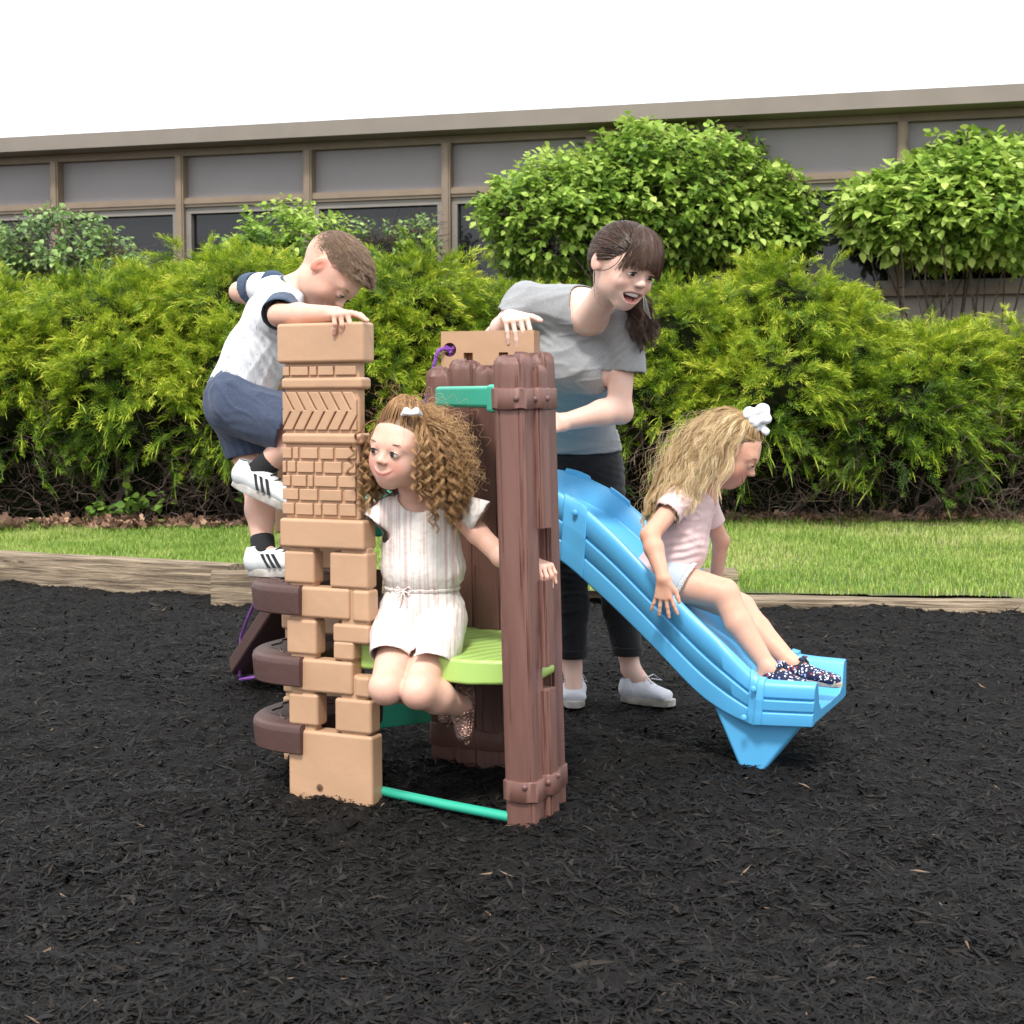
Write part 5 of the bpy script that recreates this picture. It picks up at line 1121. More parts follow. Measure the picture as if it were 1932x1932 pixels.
    r2.cap(at(757, 1165, 3.69), at(743, 1203, 3.62), .060, .057, .006).cap(at(743, 1203, 3.62), at(733, 1243, 3.55), .057, .045, .005).cap(at(834, 1170, 3.69), at(824, 1213, 3.60), .062, .062, .006).cap(at(824, 1213, 3.60), at(808, 1262, 3.515), .062, .049, .005)
    def bl(k_, h_): return nrm(k_ - h_)
    garment(r2, 'romper_shorts', M_r, root, .0042, .004, [(at(797, 1110, 3.70), (0, 0, 1), .2), (at(736, 1237, 3.56), bl(kL, hL) + [0, .2, -.6], .085), (at(802, 1256, 3.53), bl(kR, hR) + [.15, .2, -.5], .09)],
            folds((0, -.2, 1), 34, .005, 9, [(at(800, 1225, 3.52), .05, .0016, (.3, 0, 1)), (at(775, 1200, 3.6), .05, .002, (.6, 0, .8))]))
    t_ = np.linspace(0, 2 * np.pi, 60); wc = at(797, 1108, 3.70); MB().tube(np.stack([wc[0] + .094 * np.cos(t_), wc[1] + .073 * np.sin(t_), wc[2] + .0015 * np.sin(t_ * 23)], 1), .0065, 8).build('waistband', M_r, root)
    bw = wc + np.array([-.045, -.073, .0]); mb = MB()
    for sg in (-1, 1): mb.tube([bw, bw + [sg * .014, -.006, .010], bw + [sg * .024, -.004, .002], bw + [sg * .014, -.006, -.006], bw], .0026, 6).tube([bw, bw + [sg * .006, -.006, -.02], bw + [sg * .010, -.004, -.042]], .0022, 6)
    mb.dome(bw, (0, -1, 0), .005).build('waist_bow', M_r, root)
    # woven metallic shoes
    M_s, t, b = node_mat('rose_gold_weave'); b.inputs['Base Color'].default_value = (.42, .25, .21, 1); b.inputs['Metallic'].default_value = .6; b.inputs['Roughness'].default_value = .35
    tc = t.nodes.new('ShaderNodeTexCoord'); vo = t.nodes.new('ShaderNodeTexVoronoi'); vo.inputs['Scale'].default_value = 150; bp = t.nodes.new('ShaderNodeBump'); bp.inputs['Strength'].default_value = 1; bp.inputs['Distance'].default_value = .006
    t.links.new(tc.outputs['Object'], vo.inputs['Vector']); t.links.new(vo.outputs['Distance'], bp.inputs['Height']); t.links.new(bp.outputs[0], b.inputs['Normal'])
    s1, _ = shoe(root, 'shoe', aR, at(893, 1292, 3.64), at(884, 1406, 3.59), (-1, -.45, -.05), .034, M_s, M_s, .052, .006, sole_name='sole', vox=.003)
    MB().tube([at(862, 1352, 3.575), at(876, 1347, 3.560), at(893, 1340, 3.58)], .0045, 6).build('shoe_strap', M_s, s1)
    shoe(root, 'shoe', aL, at(838, 1268, 3.79), at(850, 1372, 3.74), (-1, -.35, 0), .031, M_s, M_s, .042, .006, sole_name='sole', vox=.0035)

# ---------------------------------------------------------------- boy on the steps
def boy():
    g = np.random.default_rng(12); root = person('boy in white tee and navy shorts climbing the steps of the brick tower', at(480, 1, 3.95))
    hd = Head(at(627, 514, 3.93), (.47, -.20, -.85), (.85, -.08, .50), .207); hd.skin = BASE
    f = Field(.012); hd.add(f, True, neck=at(556, 548, 3.96), neck_r=.19)
    ac = nrm((.12, 1, .1)); c0, c1, c2, c3 = at(545, 560, 3.96), at(520, 595, 3.97), at(484, 668, 3.98), at(452, 742, 3.98)
    f.flat(c0, c1, (.07, .05), (.098, .062), ac, .03).flat(c1, c2, (.098, .064), (.085, .068), ac, .03).flat(c2, c3, (.085, .068), (.092, .074), ac, .03)
    sN, sF = at(536, 578, 3.885), at(508, 542, 4.06)
    f.cap(sN, c0, .036, .04, .02).cap(sF, c0, .036, .04, .02)
    eN, wN = at(527, 595, 3.78), at(634, 592, 3.690); f.chain([sN, eN, eN + (wN - eN) * .35, wN], [.033, .029, .030, .0195], .012)
    hand(f, wN + [.0, -.002, -.003], (.42, -.90, -.04), (-.1, -.1, 1), (.5, 1, 0), .125, (1.5, 1.5, 1.3, .35), .4, .24, cw=(.85, .5, .1), r=.0074)
    eF, wF = at(452, 551, 4.16), at(545, 590, 4.03); f.chain([sF, eF, wF], [.033, .028, .02], .012); hand(f, wF, (.8, -.5, -.05), (0, 0, 1), (.3, 1, 0), .105, (.6,) * 4)
    hN, hF = at(455, 762, 3.93), at(452, 770, 4.03); kN, kF = at(568, 820, 3.86), at(487, 915, 4.01); aN, aF = at(492, 886, 3.885), at(497, 1040, 3.93)
    for h_, k_, a_ in ((hN, kN, aN), (hF, kF, aF)):
        f.cap(h_, k_, .068, .045, .02); md = k_ + (a_ - k_) * .38; bkw = nrm(np.cross(np.cross(a_ - k_, k_ - h_), a_ - k_)) * .006
        f.chain([k_, md, a_], [.040, .041, .026], .012)
    f.cap(aN, at(530, 935, 3.87), .025, .022).cap(aN, at(462, 908, 3.89), .026, .024).cap(aF, at(545, 1070, 3.88), .025, .02).cap(aF, at(483, 1065, 3.92), .026, .024)
    def tint(V, col):
        for q in (-1, 1): col = hd.blob(V, col, (q * .19, .30, .30), (.12, .2, .12), (.72, .31, .24), .5); col = hd.blob(V, col, (q * .41, -.03, .46), (.07, .11, .13), (.78, .27, .19), .7)
        col = hd.lips(V, col, (.55, .2, .18)); l = hd.l(V); n_ = noise(V, 180, 4)
        m = hairmask(l, ((-.6, .12), (-.2, .26), (-.05, .48), (.06, .56), (.18, .66), (.30, .80), (.42, .90))) & (np.abs(l[:, 0]) < .6) & (l[:, 2] < 1.2) & ~((np.abs(l[:, 0]) > .375) & (l[:, 2] < .6))
        a_ = np.clip((l[:, 2] - .42) / .30, 0, 1) * (.8 + .2 * n_); a_ = np.where(m, .10 + .75 * a_, 0)[:, None]; return col * (1 - a_) + np.array((.15, .085, .05)) * a_
    o, V, Q = finish_body(f, root, .0027, BASE, tint); hd.eyes(root, (.06, .05, .04), (0, 1, -.3), .45, (.22, .13, .08), .011, .575, .008)
    M_h = hair_mat('short_brown_hair', [(0, (.07, .042, .026)), (.5, (.20, .125, .08)), (1, (.42, .29, .19))])
    p, n, l = roots(hd, V, Q, 15000, g, lambda l: (g.random(len(l)) < np.clip((l[:, 2] - .48) / .25, .0, 1) ** 1.3) & hairmask(l, ((-.6, .40), (-.2, .45), (-.05, .54), (.06, .58), (.18, .68), (.30, .80), (.42, .90))) & ~((np.abs(l[:, 0]) > .38) & (l[:, 2] < .6)))
    top = np.clip((l[:, 2] - .58) / .30, 0, 1); L_ = .0025 + .006 * np.clip((l[:, 2] - .5) / .12, 0, 1) + .013 * top + .013 * np.clip(l[:, 1] * 3, 0, 1) * top; fw = hd.d([0, 1, 0])
    L_ = L_ * (1 + .45 * noise(p, 95, 6)) * g.uniform(.7, 1.25, len(p))
    G = guides(hd, p, n * .30 + fw * (.5 + .3 * top)[:, None] + hd.d([0, 0, .25]) + g.normal(0, .15, n.shape), L_, 6, fw * .15 + np.array([0, 0, -.06]), 1.0, r=(.38, .44, .43))
    H, tn = clump(G, 2, 6, g, .0012); strands(H, .00050, .4, tn, 'hair', M_h, root)
    # clothes
    M_t, t, b = node_mat('speckled_jersey'); b.inputs['Roughness'].default_value = .9; b.inputs['Specular IOR Level'].default_value = .1
    tc = t.nodes.new('ShaderNodeTexCoord'); vo = t.nodes.new('ShaderNodeTexNoise'); vo.inputs['Scale'].default_value = 150; vo.inputs['Detail'].default_value = 2; mp = t.nodes.new('ShaderNodeMapping'); mp.inputs['Scale'].default_value = (1, 1, .45)
    r = t.nodes.new('ShaderNodeValToRGB'); r.color_ramp.elements[0].position = .27; r.color_ramp.elements[0].color = (.09, .12, .18, 1); r.color_ramp.elements[1].position = .34; r.color_ramp.elements[1].color = (.60, .62, .65, 1); e = r.color_ramp.elements.new(.6); e.color = (.70, .71, .73, 1)
    t.links.new(tc.outputs['Object'], mp.inputs[0]); t.links.new(mp.outputs[0], vo.inputs['Vector']); t.links.new(vo.outputs[0], r.inputs[0]); t.links.new(r.outputs[0], b.inputs['Base Color'])
    M_navy = cloth_mat('navy_jersey', (.022, .045, .085), (.04, .07, .12)); M_den = cloth_mat('navy_chambray', (.035, .048, .085), (.075, .095, .15), 500, .3)
    ts = Field(.014); ts.flat(c0, c1, (.07, .05), (.100, .064), ac, .03).flat(c1, c2, (.100, .066), (.093, .075), ac, .03).flat(c2, at(448, 752, 3.98), (.093, .075), (.103, .086), ac, .03)
    ts.cap(sN + (eN - sN) * .15, c0, .040, .044, .02).cap(sF + (eF - sF) * .25, c0, .040, .044, .02)
    axt = nrm(at(450, 742, 3.98) - at(484, 668, 3.98))
    garment(ts, 't_shirt', M_t, root, .0042, .006, [(at(456, 728, 3.98), axt + [.12, 0, -.25], .2), (at(566, 535, 3.95), (.052, .066, .052), 'hole'), (sN + (eN - sN) * .40, eN - sN, .06), (sF + (eF - sF) * .55, eF - sF, .06)],
            folds((.5, 0, .8), 22, .0055, 21, [(at(500, 680, 3.9), .06, .0022, (.9, 0, .4)), (at(520, 615, 3.9), .05, .002, (.6, 0, .7))]))
    for s_, e_, n_ in ((sN, eN, 0), (sF, eF, 1)):
        sf = Field(.01); q = s_ + (e_ - s_) * (.95 if n_ == 0 else .62); sf.cap(s_ + (e_ - s_) * (-.1), q, .040, .043, .01); dn_ = nrm(e_ - s_ + np.array([0, 0, -.05]))
        garment(sf, 'sleeve', M_navy, root, .0038, .0065, [(q, dn_, .08), (s_ + (e_ - s_) * (.22 if n_ == 0 else .35), s_ - e_, .08)], folds(dn_, 30, .002, 3))
    cc = at(558, 545, 3.955); ax_ = nrm(at(575, 530, 3.95) - at(540, 566, 3.96)); A_ = nrm(np.cross(ax_, (0, 1, 0))); B_ = np.cross(ax_, A_); th = np.linspace(0, 2 * np.pi, 40)
    MB().tube(cc + .047 * np.cos(th)[:, None] * A_ + .058 * np.sin(th)[:, None] * B_ + ax_ * (-.004), .006, 8).build('collar', M_navy, root)
    sh = Field(.016); sh.flat(at(460, 728, 3.98), at(447, 762, 3.98), (.094, .078), (.096, .086), ac, .02); sh.cap(hN + [-.006, 0, 0], at(545, 806, 3.87), .083, .070, .03).cap(hF, at(476, 856, 4.015), .080, .066, .03)
    garment(sh, 'shorts', M_den, root, .0042, .004, [(at(466, 716, 3.98), (.35, 0, 1), .2), (at(552, 812, 3.865), nrm(kN - hN), .09), (at(474, 862, 4.015), nrm(kF - hF) + [-.1, 0, 0], .09)],
            folds((.6, 0, -.5), 20, .010, 31, [(at(470, 800, 3.9), .06, .002, (.2, 0, 1)), (at(470, 850, 3.95), .05, .002, (1, 0, .5))]))
    M_sock = mat('black_sock', (.014, .014, .016), .9, bump=.4, bscale=300); M_sh = mat('white_leather', (.62, .64, .63), .45, var=.05, vscale=40)
    for a_, d_, heel, toe, up in ((aN, kN, at(437, 916, 3.90), at(562, 972, 3.84), (.40, -.12, .92)), (aF, kF, at(470, 1087, 3.91), at(588, 1087, 3.83), (0, 0, 1))):
        sk = Field(.01); u_ = nrm(d_ - a_); sk.cap(a_ - u_ * .035, a_ + u_ * .055, .029, .031); garment(sk, 'sock', M_sock, root, .0035, .003, [(a_ + u_ * .044, u_, .06)], folds(u_, 60, .0012, 1))
        s1, (A0, dd, ss, uu, Ln) = shoe(root, 'sneaker', a_, heel, toe, up, .038, M_sh, M_sole, .062, .020, vox=.0034)
        cam_side = -ss if (-ss)[1] < 0 else ss
        for j in range(3):                   # three slanted bars on the side of the shoe
            c = heel + dd * Ln * (.36 + .085 * j) + uu * (.020 + .026) + cam_side * .0345; V8 = []
            for a8 in (0, 1):
                for z8, x8 in ((-.020, -.013), (.018, .010)):
                    for w8 in (0, .0085): V8.append(c + uu * z8 + dd * (-(x8) + w8) + cam_side * (.004 * a8 - .001 - .12 * max(0, z8)))
            MB().add(V8, [(0, 1, 3, 2), (4, 6, 7, 5), (0, 4, 5, 1), (2, 3, 7, 6), (0, 2, 6, 4), (1, 5, 7, 3)]).build('side_stripe', M_black, s1)
        mb = MB()
        for j in range(4): c = heel + dd * Ln * (.50 + .075 * j) + uu * (.020 + .062 * (.92 - .15 * j)); mb.tube([c - ss * .016 - uu * .004, c + uu * .002 + dd * .006, c + ss * .016 - uu * .004], .0024, 6)
        mb.build('laces', M_black, s1)

# ---------------------------------------------------------------- woman behind the climber
def woman():
    g = np.random.default_rng(13); root = person('laughing woman in a grey tee and black cropped jeans leaning over the tan panel', at(1090, 1, 4.95))
    hd = Head(at(1178, 499, 4.25), (.51, -.78, -.38), (.27, -.15, .94), .238); hd.skin = (.74, .51, .42)
    WB = (.74, .51, .42)
    f = Field(.014); f.k = .014; hd.add(f, False, mouth=1.25, neck=at(1112, 602, 4.44), neck_r=.19, smile=1.5)
    ac = nrm((.98, -.08, -.13)); c0, c1, c2, c3 = at(1092, 590, 4.53), at(1086, 690, 4.63), at(1078, 765, 4.80), at(1088, 868, 4.98)
    f.flat(c0, c1, (.150, .075), (.135, .098), ac, .05).flat(c1, c2, (.135, .095), (.112, .085), ac, .05).flat(c2, c3, (.112, .085), (.145, .105), ac, .05)
    f.ell(at(1048, 690, 4.54), (.068, .062, .065), None, .05).ell(at(1122, 698, 4.52), (.070, .062, .066), None, .05)
    sR, sL = at(1176, 612, 4.49), at(990, 572, 4.55)
    f.cap(sR, at(1100, 590, 4.52), .050, .055, .04).cap(sL, at(1090, 585, 4.53), .050, .055, .04)
    eR, wR = at(1168, 772, 4.47), at(1062, 797, 4.42); f.chain([sR, eR, eR + (wR - eR) * .3 , wR], [.047, .037, .040, .026], .02); f.ell(eR + [.008, 0, -.012], (.034, .034, .034), None, .02)
    hand(f, wR, (-1, -.2, -.1), (-.1, -.8, .5), (0, -.2, 1), .17, (.3,) * 4)
    eL, wL = at(936, 640, 4.46), at(962, 600, 4.315); f.chain([sL, eL, eL + (wL - eL) * .5, wL], [.047, .038, .036, .026], .02)
    hand(f, wL + [.002, -.008, .004], (.22, -.97, -.20), (-.1, -.3, 1), (1, .2, 0), .168, (1.3, 1.28, 1.25, 1.2), .25, .035, cw=(.85, .25, .1), r=.0082, thumb_out=.95)
    hA, hB = at(1050, 900, 4.98), at(1126, 902, 4.98); kA, kB = at(1076, 1080, 4.96), at(1160, 1085, 4.95); aA, aB = at(1080, 1262, 4.93), at(1190, 1262, 4.93)
    for h_, k_, a_ in ((hA, kA, aA), (hB, kB, aB)): f.cap(h_, k_, .088, .056, .04); f.chain([k_, k_ + (a_ - k_) * .35 + [0, .012, 0], a_], [.054, .054, .032], .02)
    f.cap(aA, at(1083, 1308, 4.87), .033, .03).cap(aB, at(1228, 1308, 4.89), .033, .028)
    def tint(V, col):
        for q in (-1, 1): col = hd.blob(V, col, (q * .19, .32, .32), (.11, .2, .10), (.72, .36, .29), .45); col = hd.blob(V, col, (q * .41, -.03, .46), (.07, .11, .13), (.74, .34, .26), .5)
        col = hd.lips(V, col, (.60, .24, .23), 1.25); l = hd.l(V); m = hairmask(l, ((-.6, .10), (-.2, .26), (-.14, .44), (-.06, .50), (.04, .50), (.14, .53), (.24, .64), (.34, .82), (.42, .92))) & (np.abs(l[:, 0]) < .42) & (l[:, 2] < 1.2); col[m] = (.06, .032, .022); return col
    o, V, Q = finish_body(f, root, .0033, WB, tint); hd.eyes(root, (.05, .05, .05), (.15, 1, -.35), .6, (.10, .06, .04), .009, .575, .010)
    tt = np.linspace(-1, 1, 15); T = np.array([hd.w((.098 * a, .378 - .050 * a * a, .182 + 2.3 * (.098 * a) ** 2 + .0625 * math.sqrt(1 - (.098 * a / .130) ** 2) - .018)) for a in tt]); M_teeth = mat('teeth', (.78, .74, .68), .25)
    mb = MB()
    for a, b_ in zip(T[:-1], T[1:]): c = (a + b_) / 2; mb.dome(c - hd.d([0, 0, .25]) * .012, hd.d([0, 1, 0]), .0042, .5, 8)
    mb.tube(T, .0040, 8).build('teeth', M_teeth, root)
    MB().dome(hd.w((0, .29, .135)), hd.d([0, .6, .7]), .017, .5, 14).build('tongue', mat('tongue', (.42, .13, .13), .4), root)
    M_h = hair_mat('brown_hair', [(0, (.022, .012, .009)), (.5, (.065, .036, .025)), (1, (.19, .11, .075))], .32)
    fw, up, rt = hd.d([0, 1, 0]), hd.d([0, 0, 1]), hd.d([1, 0, 0]); tie = hd.w((-.14, -.44, .46))
    HW = ((-.6, .10), (-.2, .26), (-.14, .44), (-.06, .50), (.04, .50), (.14, .53), (.24, .64), (.34, .82), (.42, .92))
    p, n, l = roots(hd, V, Q, 2000, g, lambda l: hairmask(l, HW) & (np.abs(l[:, 0]) < .40))
    a = []; tcur = np.linspace(0, 1, 9)
    for t_ in tcur: a.append(p * (1 - t_) + tie * t_ + n * (.018 * math.sin(math.pi * min(1, t_ * 1.1))))
    G = np.stack(a, 1); l_ = hd.l(G.reshape(-1, 3)); q = (l_ - [0, -.06, .56]) / [.412, .485, .455]; m_ = np.linalg.norm(q, axis=1); q = q / m_[:, None] * np.maximum(m_, 1.0 + g.normal(0, .006, len(m_)))[:, None]; l_ = q * [.412, .485, .455] + [0, -.06, .56]
    G = (hd.c + hd.h * (l_ - [0, 0, .5]) @ hd.M).reshape(G.shape); G[:, 0] = p; H1, t1 = clump(G, 5, 14, g, .0022, tipr=.8); strands(H1, .00075, .8, t1, 'hair', M_h, root)
    part = hd.w((0, .10, 1.0)); nb = 420; x = np.clip(g.normal(-.12, .62, nb), -1.25, 1.25); ln_ = g.uniform(.86, 1.06, nb); rows = []                 # fringe
    for i_, t_ in enumerate(np.linspace(0, 1, 9)):
        t_ = t_ * ln_; z = 1.015 - .06 * t_ - .34 * t_ ** 1.8 - .10 * np.abs(x) * t_ ** 2; y = .10 + .375 * np.sin(np.minimum(t_ * 1.35, 1.45)) - .10 * (x * t_) ** 2; xx = x * .24 * (.25 + .9 * t_ ** .7)
        rows.append(np.stack([xx, y + 0 * x, z], 1))
    Gb = np.stack(rows, 1); Gb = hd.c + hd.h * (Gb - [0, 0, .5]) @ hd.M; Hb, tb = clump(Gb, 6, 14, g, .0026, wave=.0014, pitch=.10, tipr=.5); strands(Hb, .0007, .5, tb, 'fringe', M_h, root)
    d_ = np.repeat((-fw * .25 - up * .35 - rt * .7)[None], 110, 0) + g.normal(0, .12, (110, 3))
    Gp = guides(hd, np.repeat(tie[None], 110, 0) + g.normal(0, .006, (110, 3)), d_, g.uniform(.22, .31, 110), 16, lambda p, t: np.array([.10, -.04, -.20]) * (1 if t < .5 else .6) + (np.array([-.10, 0, -.10]) if t > .6 else 0), 1.05, blobs=[(sR, .075), (c0, .13)])
    Hp, tp = clump(Gp, 16, 30, g, .004, .005, .09, wave=.005, tipr=.8); strands(Hp, .0007, .5, tp, 'ponytail', M_h, root)
    for sg in (1, -1):                           # loose lock at each temple
        q = [hd.w((sg * .28, .27, .84)), hd.w((sg * .325, .30, .66)), hd.w((sg * .345, .27, .52)), hd.w((sg * .40, .18, .40)), hd.w((sg * .46, .06, .36))]; H_, th_ = clump(np.array([q]), 7, 16, g, .0014, tipr=1); strands(H_, .0005, .4, th_, 'loose_lock', M_h, root)
        ear = hd.w((sg * .41, -.02, .335)); mb = MB(); 
        for j in range(5): mb.tube([ear + [0, 0, -.002], ear + [.001 * j - .002, -.003, -.03 - .012 * j], ear + [.012 + .003 * j, -.004, -.06 - .012 * j]], .0007, 5)
        mb.build('earring', mat('silver', (.6, .58, .55), .25, metal=1), root)
    M_t = cloth_mat('heather_grey_jersey', (.22, .23, .235), (.33, .335, .34), 420, .15)
    tsf = Field(.014); tsf.p = [q_ for q_ in f.p if q_[0] == 'f' and q_[3][0] > .1][:3]; tsf.flat(at(1080, 790, 4.86), at(1089, 880, 4.98), (.120, .092), (.150, .112), ac, .03); tsf.ell(at(1048, 690, 4.54), (.070, .064, .068), None, .05).ell(at(1122, 698, 4.52), (.072, .064, .068), None, .05)
    tsf.cap(sR, at(1100, 590, 4.52), .051, .056, .04).cap(sL, at(1090, 585, 4.53), .051, .056, .04).cap(sR, at(1186, 702, 4.475), .052, .050, .03).cap(sL, at(955, 622, 4.49), .052, .050, .03)
    ns = hd.c; hc = at(1122, 548, 4.43)
    garment(tsf, 't_shirt', M_t, root, .0048, .006, [(at(1088, 846, 4.96), (0, .12, -1), .28), (hc, (.080, .10, .112), 'hole', np.stack([ac, nrm((0, 1, -.55)), nrm((0, .55, 1))])), (at(1185, 703, 4.475), (-.08, 0, -1), .085), (at(962, 606, 4.50), (-.75, -.1, -.65), .085)],
            folds((1, 0, .12), 20, .010, 41, [(at(1090, 745, 4.7), .07, .004, (0, 0, 1)), (at(1075, 800, 4.85), .07, .003, (.1, 0, 1)), (at(1160, 660, 4.45), .05, .003, (.7, 0, -.7)), (at(1015, 640, 4.5), .06, .002, (.6, 0, .8))]))
    M_j = cloth_mat('black_denim', (.008, .008, .009), (.018, .018, .02), 300, .3)
    jf = Field(.014); jf.flat(at(1080, 800, 4.88), c3, (.128, .104), (.150, .113), ac, .04)
    for h_, k_, a_ in ((hA, kA, aA), (hB, kB, aB)): jf.cap(h_, k_, .089, .058, .04); jf.chain([k_, k_ + (a_ - k_) * .35 + [0, .012, 0], a_], [.056, .056, .044], .02)
    garment(jf, 'jeans', M_j, root, .0048, .004, [(at(1086, 800, 4.95), (0, 0, 1), .3), (at(1078, 1236, 4.93), (0, 0, -1), .1), (at(1185, 1231, 4.93), (0, 0, -1), .1)],
            folds((1, 0, .3), 22, .005, 51, [(kA, .09, .003, (0, 0, 1)), (kB, .09, .003, (0, 0, 1)), (hB, .10, .003, (.3, 0, 1))]))
    for a_, py_, px_ in ((aA, 1232, 1079), (aB, 1227, 1184)):
        cf = Field(.008); c_ = at(px_, py_, 4.93); cf.cap(c_ + [0, 0, .022], c_ - [0, 0, .03], .049, .048); garment(cf, 'cuff', M_j, root, .0045, .007, [(c_ + [0, 0, .018], (0, 0, 1), .1), (c_ - [0, 0, .018], (0, 0, -1), .1)])
    M_cv = mat('white_canvas', (.66, .67, .72), .85, bump=.3, bscale=400)
    for a_, heel, toe in ((aA, at(1084, 1298, 5.03), at(1083, 1334, 4.80)), (aB, at(1172, 1318, 4.94), at(1273, 1328, 4.84))):
        heel[2] = toe[2] = -.008
        s1, (A0, dd, ss, uu, Ln) = shoe(root, 'canvas_shoe', a_ + [0, 0, -.03], heel, toe, (0, 0, 1), .046, M_cv, M_sole, .062, .024, vox=.0042)
        mb = MB()
        for j in range(4): c = heel + dd * Ln * (.48 + .08 * j) + uu * (.024 + .062 * (.98 - .17 * j)); mb.tube([c - ss * .022 - uu * .006, c + uu * .003 + dd * .008, c + ss * .022 - uu * .006], .003, 6)
        c = heel + dd * Ln * .44 + uu * .088
        for sg in (-1, 1): mb.tube([c, c + ss * sg * .03 + uu * .012 + dd * .02, c + ss * sg * .045 - uu * .008 + dd * .045, c + dd * .02 + ss * sg * .012], .0022, 6)
        mb.build('laces', M_cv, s1)

# ---------------------------------------------------------------- girl on the slide
def slide_girl():
    g = np.random.default_rng(14); root = person('girl with long wavy blonde hair and a white bow going down the blue slide', at(1270, 1, 4.3))
    hd = Head(at(1377, 848, 4.28), (.80, -.22, -.53), (.48, -.10, .86), .215); SK = (.66, .375, .265); hd.skin = SK
    f = Field(.012); hd.add(f, True, smile=1.4, neck=at(1328, 940, 4.30), neck_r=.17)
    ac = nrm((.25, .97, 0)); c0, c1, c2 = at(1308, 953, 4.31), at(1283, 1035, 4.31), at(1262, 1085, 4.31)
    f.flat(c0, c1, (.092, .056), (.082, .064), ac, .03).flat(c1, c2, (.082, .064), (.092, .072), ac, .03)
    sN, sF = at(1279, 945, 4.21), at(1325, 941, 4.41); f.cap(sN, c0, .032, .04, .02).cap(sF, c0, .032, .04, .02)
    eN, wN = at(1226, 1010, 4.12), at(1252, 1092, 4.045); f.chain([sN, eN, eN + (wN - eN) * .3, wN], [.031, .027, .028, .019], .012)
    hand(f, wN, (.0, -.02, -1), (-.35, -1, .25), (1, 0, 0), .112, (.12, .1, .1, .12), .1, .20, r=.0064, thumb_out=.6)
    f.chain([sF, at(1360, 1020, 4.48), at(1352, 1085, 4.52)], [.031, .026, .02], .012)
    hN, hF = at(1266, 1096, 4.25), at(1275, 1094, 4.37); kN, kF = at(1366, 1120, 4.20), at(1398, 1148, 4.36); aN, aF = at(1448, 1258, 4.12), at(1492, 1250, 4.23)
    for h_, k_, a_ in ((hN, kN, aN), (hF, kF, aF)): f.cap(h_, k_, .060, .045, .02); md = k_ + (a_ - k_) * .38 + [-.006, 0, -.004]; f.chain([k_, md, a_], [.042, .041, .025], .012)
    f.cap(aN, at(1490, 1284, 4.07), .024, .018).cap(aF, at(1545, 1277, 4.15), .024, .018).cap(aF, at(1480, 1262, 4.23), .024, .022).cap(aN, at(1440, 1275, 4.12), .024, .022)
    def tint(V, col):
        for q in (-1, 1): col = hd.blob(V, col, (q * .19, .30, .30), (.12, .2, .12), (.66, .27, .2), .4)
        col = hd.lips(V, col, (.52, .19, .17), 0, 1.4); l = hd.l(V); m = hairmask(l) & (np.abs(l[:, 0]) < .5) & (l[:, 2] < 1.2); col[m] = (.26, .16, .08); return col
    o, V, Q = finish_body(f, root, .0027, SK, tint); hd.eyes(root, (.07, .05, .04), (0, 1, -.4), .4, (.25, .15, .09), .011, .575, .008)
    M_h = hair_mat('blonde_hair', [(0, (.13, .075, .035)), (.35, (.36, .22, .10)), (.60, (.66, .46, .23)), (1, (.95, .80, .52))])
    bk = -hd.d([0, 1, 0]); up = hd.d([0, 0, 1]); tie = hd.w((.16, -.02, 1.0)); sh = [(sN, .045), (sF, .045), (c0, .075), (c1, .078)]
    p, n, l = roots(hd, V, Q, 420, g, lambda l: hairmask(l) & (l[:, 1] < np.where(l[:, 2] < .7, -.12, .04))); 
    flow = nrm(bk * .45 + np.array([-.25, -.05, -.5]))
    G = guides(hd, p, n * .12 + flow + g.normal(0, .06, n.shape), g.uniform(.20, .32, 420), 20, lambda p_, t: np.array([-.05, -.01, -.17]) if t < .3 else np.array([-.035, 0, -.14]), 1.03, blobs=sh)
    H, tn = clump(G[:290], 22, 36, g, .0030, .004, .16, wave=.011, tipr=.8); strands(H, .0007, .5, tn, 'hair', M_h, root)
    pf, nf, _ = roots(hd, V, Q, 350, g, lambda l: hairmask(l) & (l[:, 1] < .1)); Gf = guides(hd, pf, nf * .5 + flow + g.normal(0, .25, nf.shape), g.uniform(.15, .30, 350), 16, (-.04, 0, -.13), 1.06); Hf, tf = clump(Gf, 1, 26, g, .004, .004, .08, wave=.009); strands(Hf, .0004, .5, np.clip(tf + .12, 0, 1), 'hair', M_h, root)
    p1, n1, l1 = roots(hd, V, Q, 420, g, lambda l: hairmask(l) & (l[:, 1] > -.12)); e1 = np.where((l1[:, 2] > .80)[:, None], tie, hd.w((.40, -.42, .55)) * (l1[:, :1] > 0) + hd.w((-.40, -.42, .55)) * (l1[:, :1] <= 0))
    G0 = np.stack([p1 * (1 - t_) + e1 * t_ + n1 * .012 * math.sin(math.pi * t_) for t_ in np.linspace(0, 1, 8)], 1); lq = hd.l(G0.reshape(-1, 3)); qq = (lq - [0, -.06, .56]) / [.408, .475, .445]; mm = np.linalg.norm(qq, axis=1)
    lq = qq / mm[:, None] * np.maximum(mm, 1.01)[:, None] * [.408, .475, .445] + [0, -.06, .56]; gg = (hd.c + hd.h * (lq - [0, 0, .5]) @ hd.M).reshape(G0.shape); gg[:, 0] = p1; G0 = gg; H0, t0 = clump(G0, 9, 12, g, .0028, tipr=.9); strands(H0, .0007, .7, np.clip(t0 + .1, 0, 1), 'hair', M_h, root)
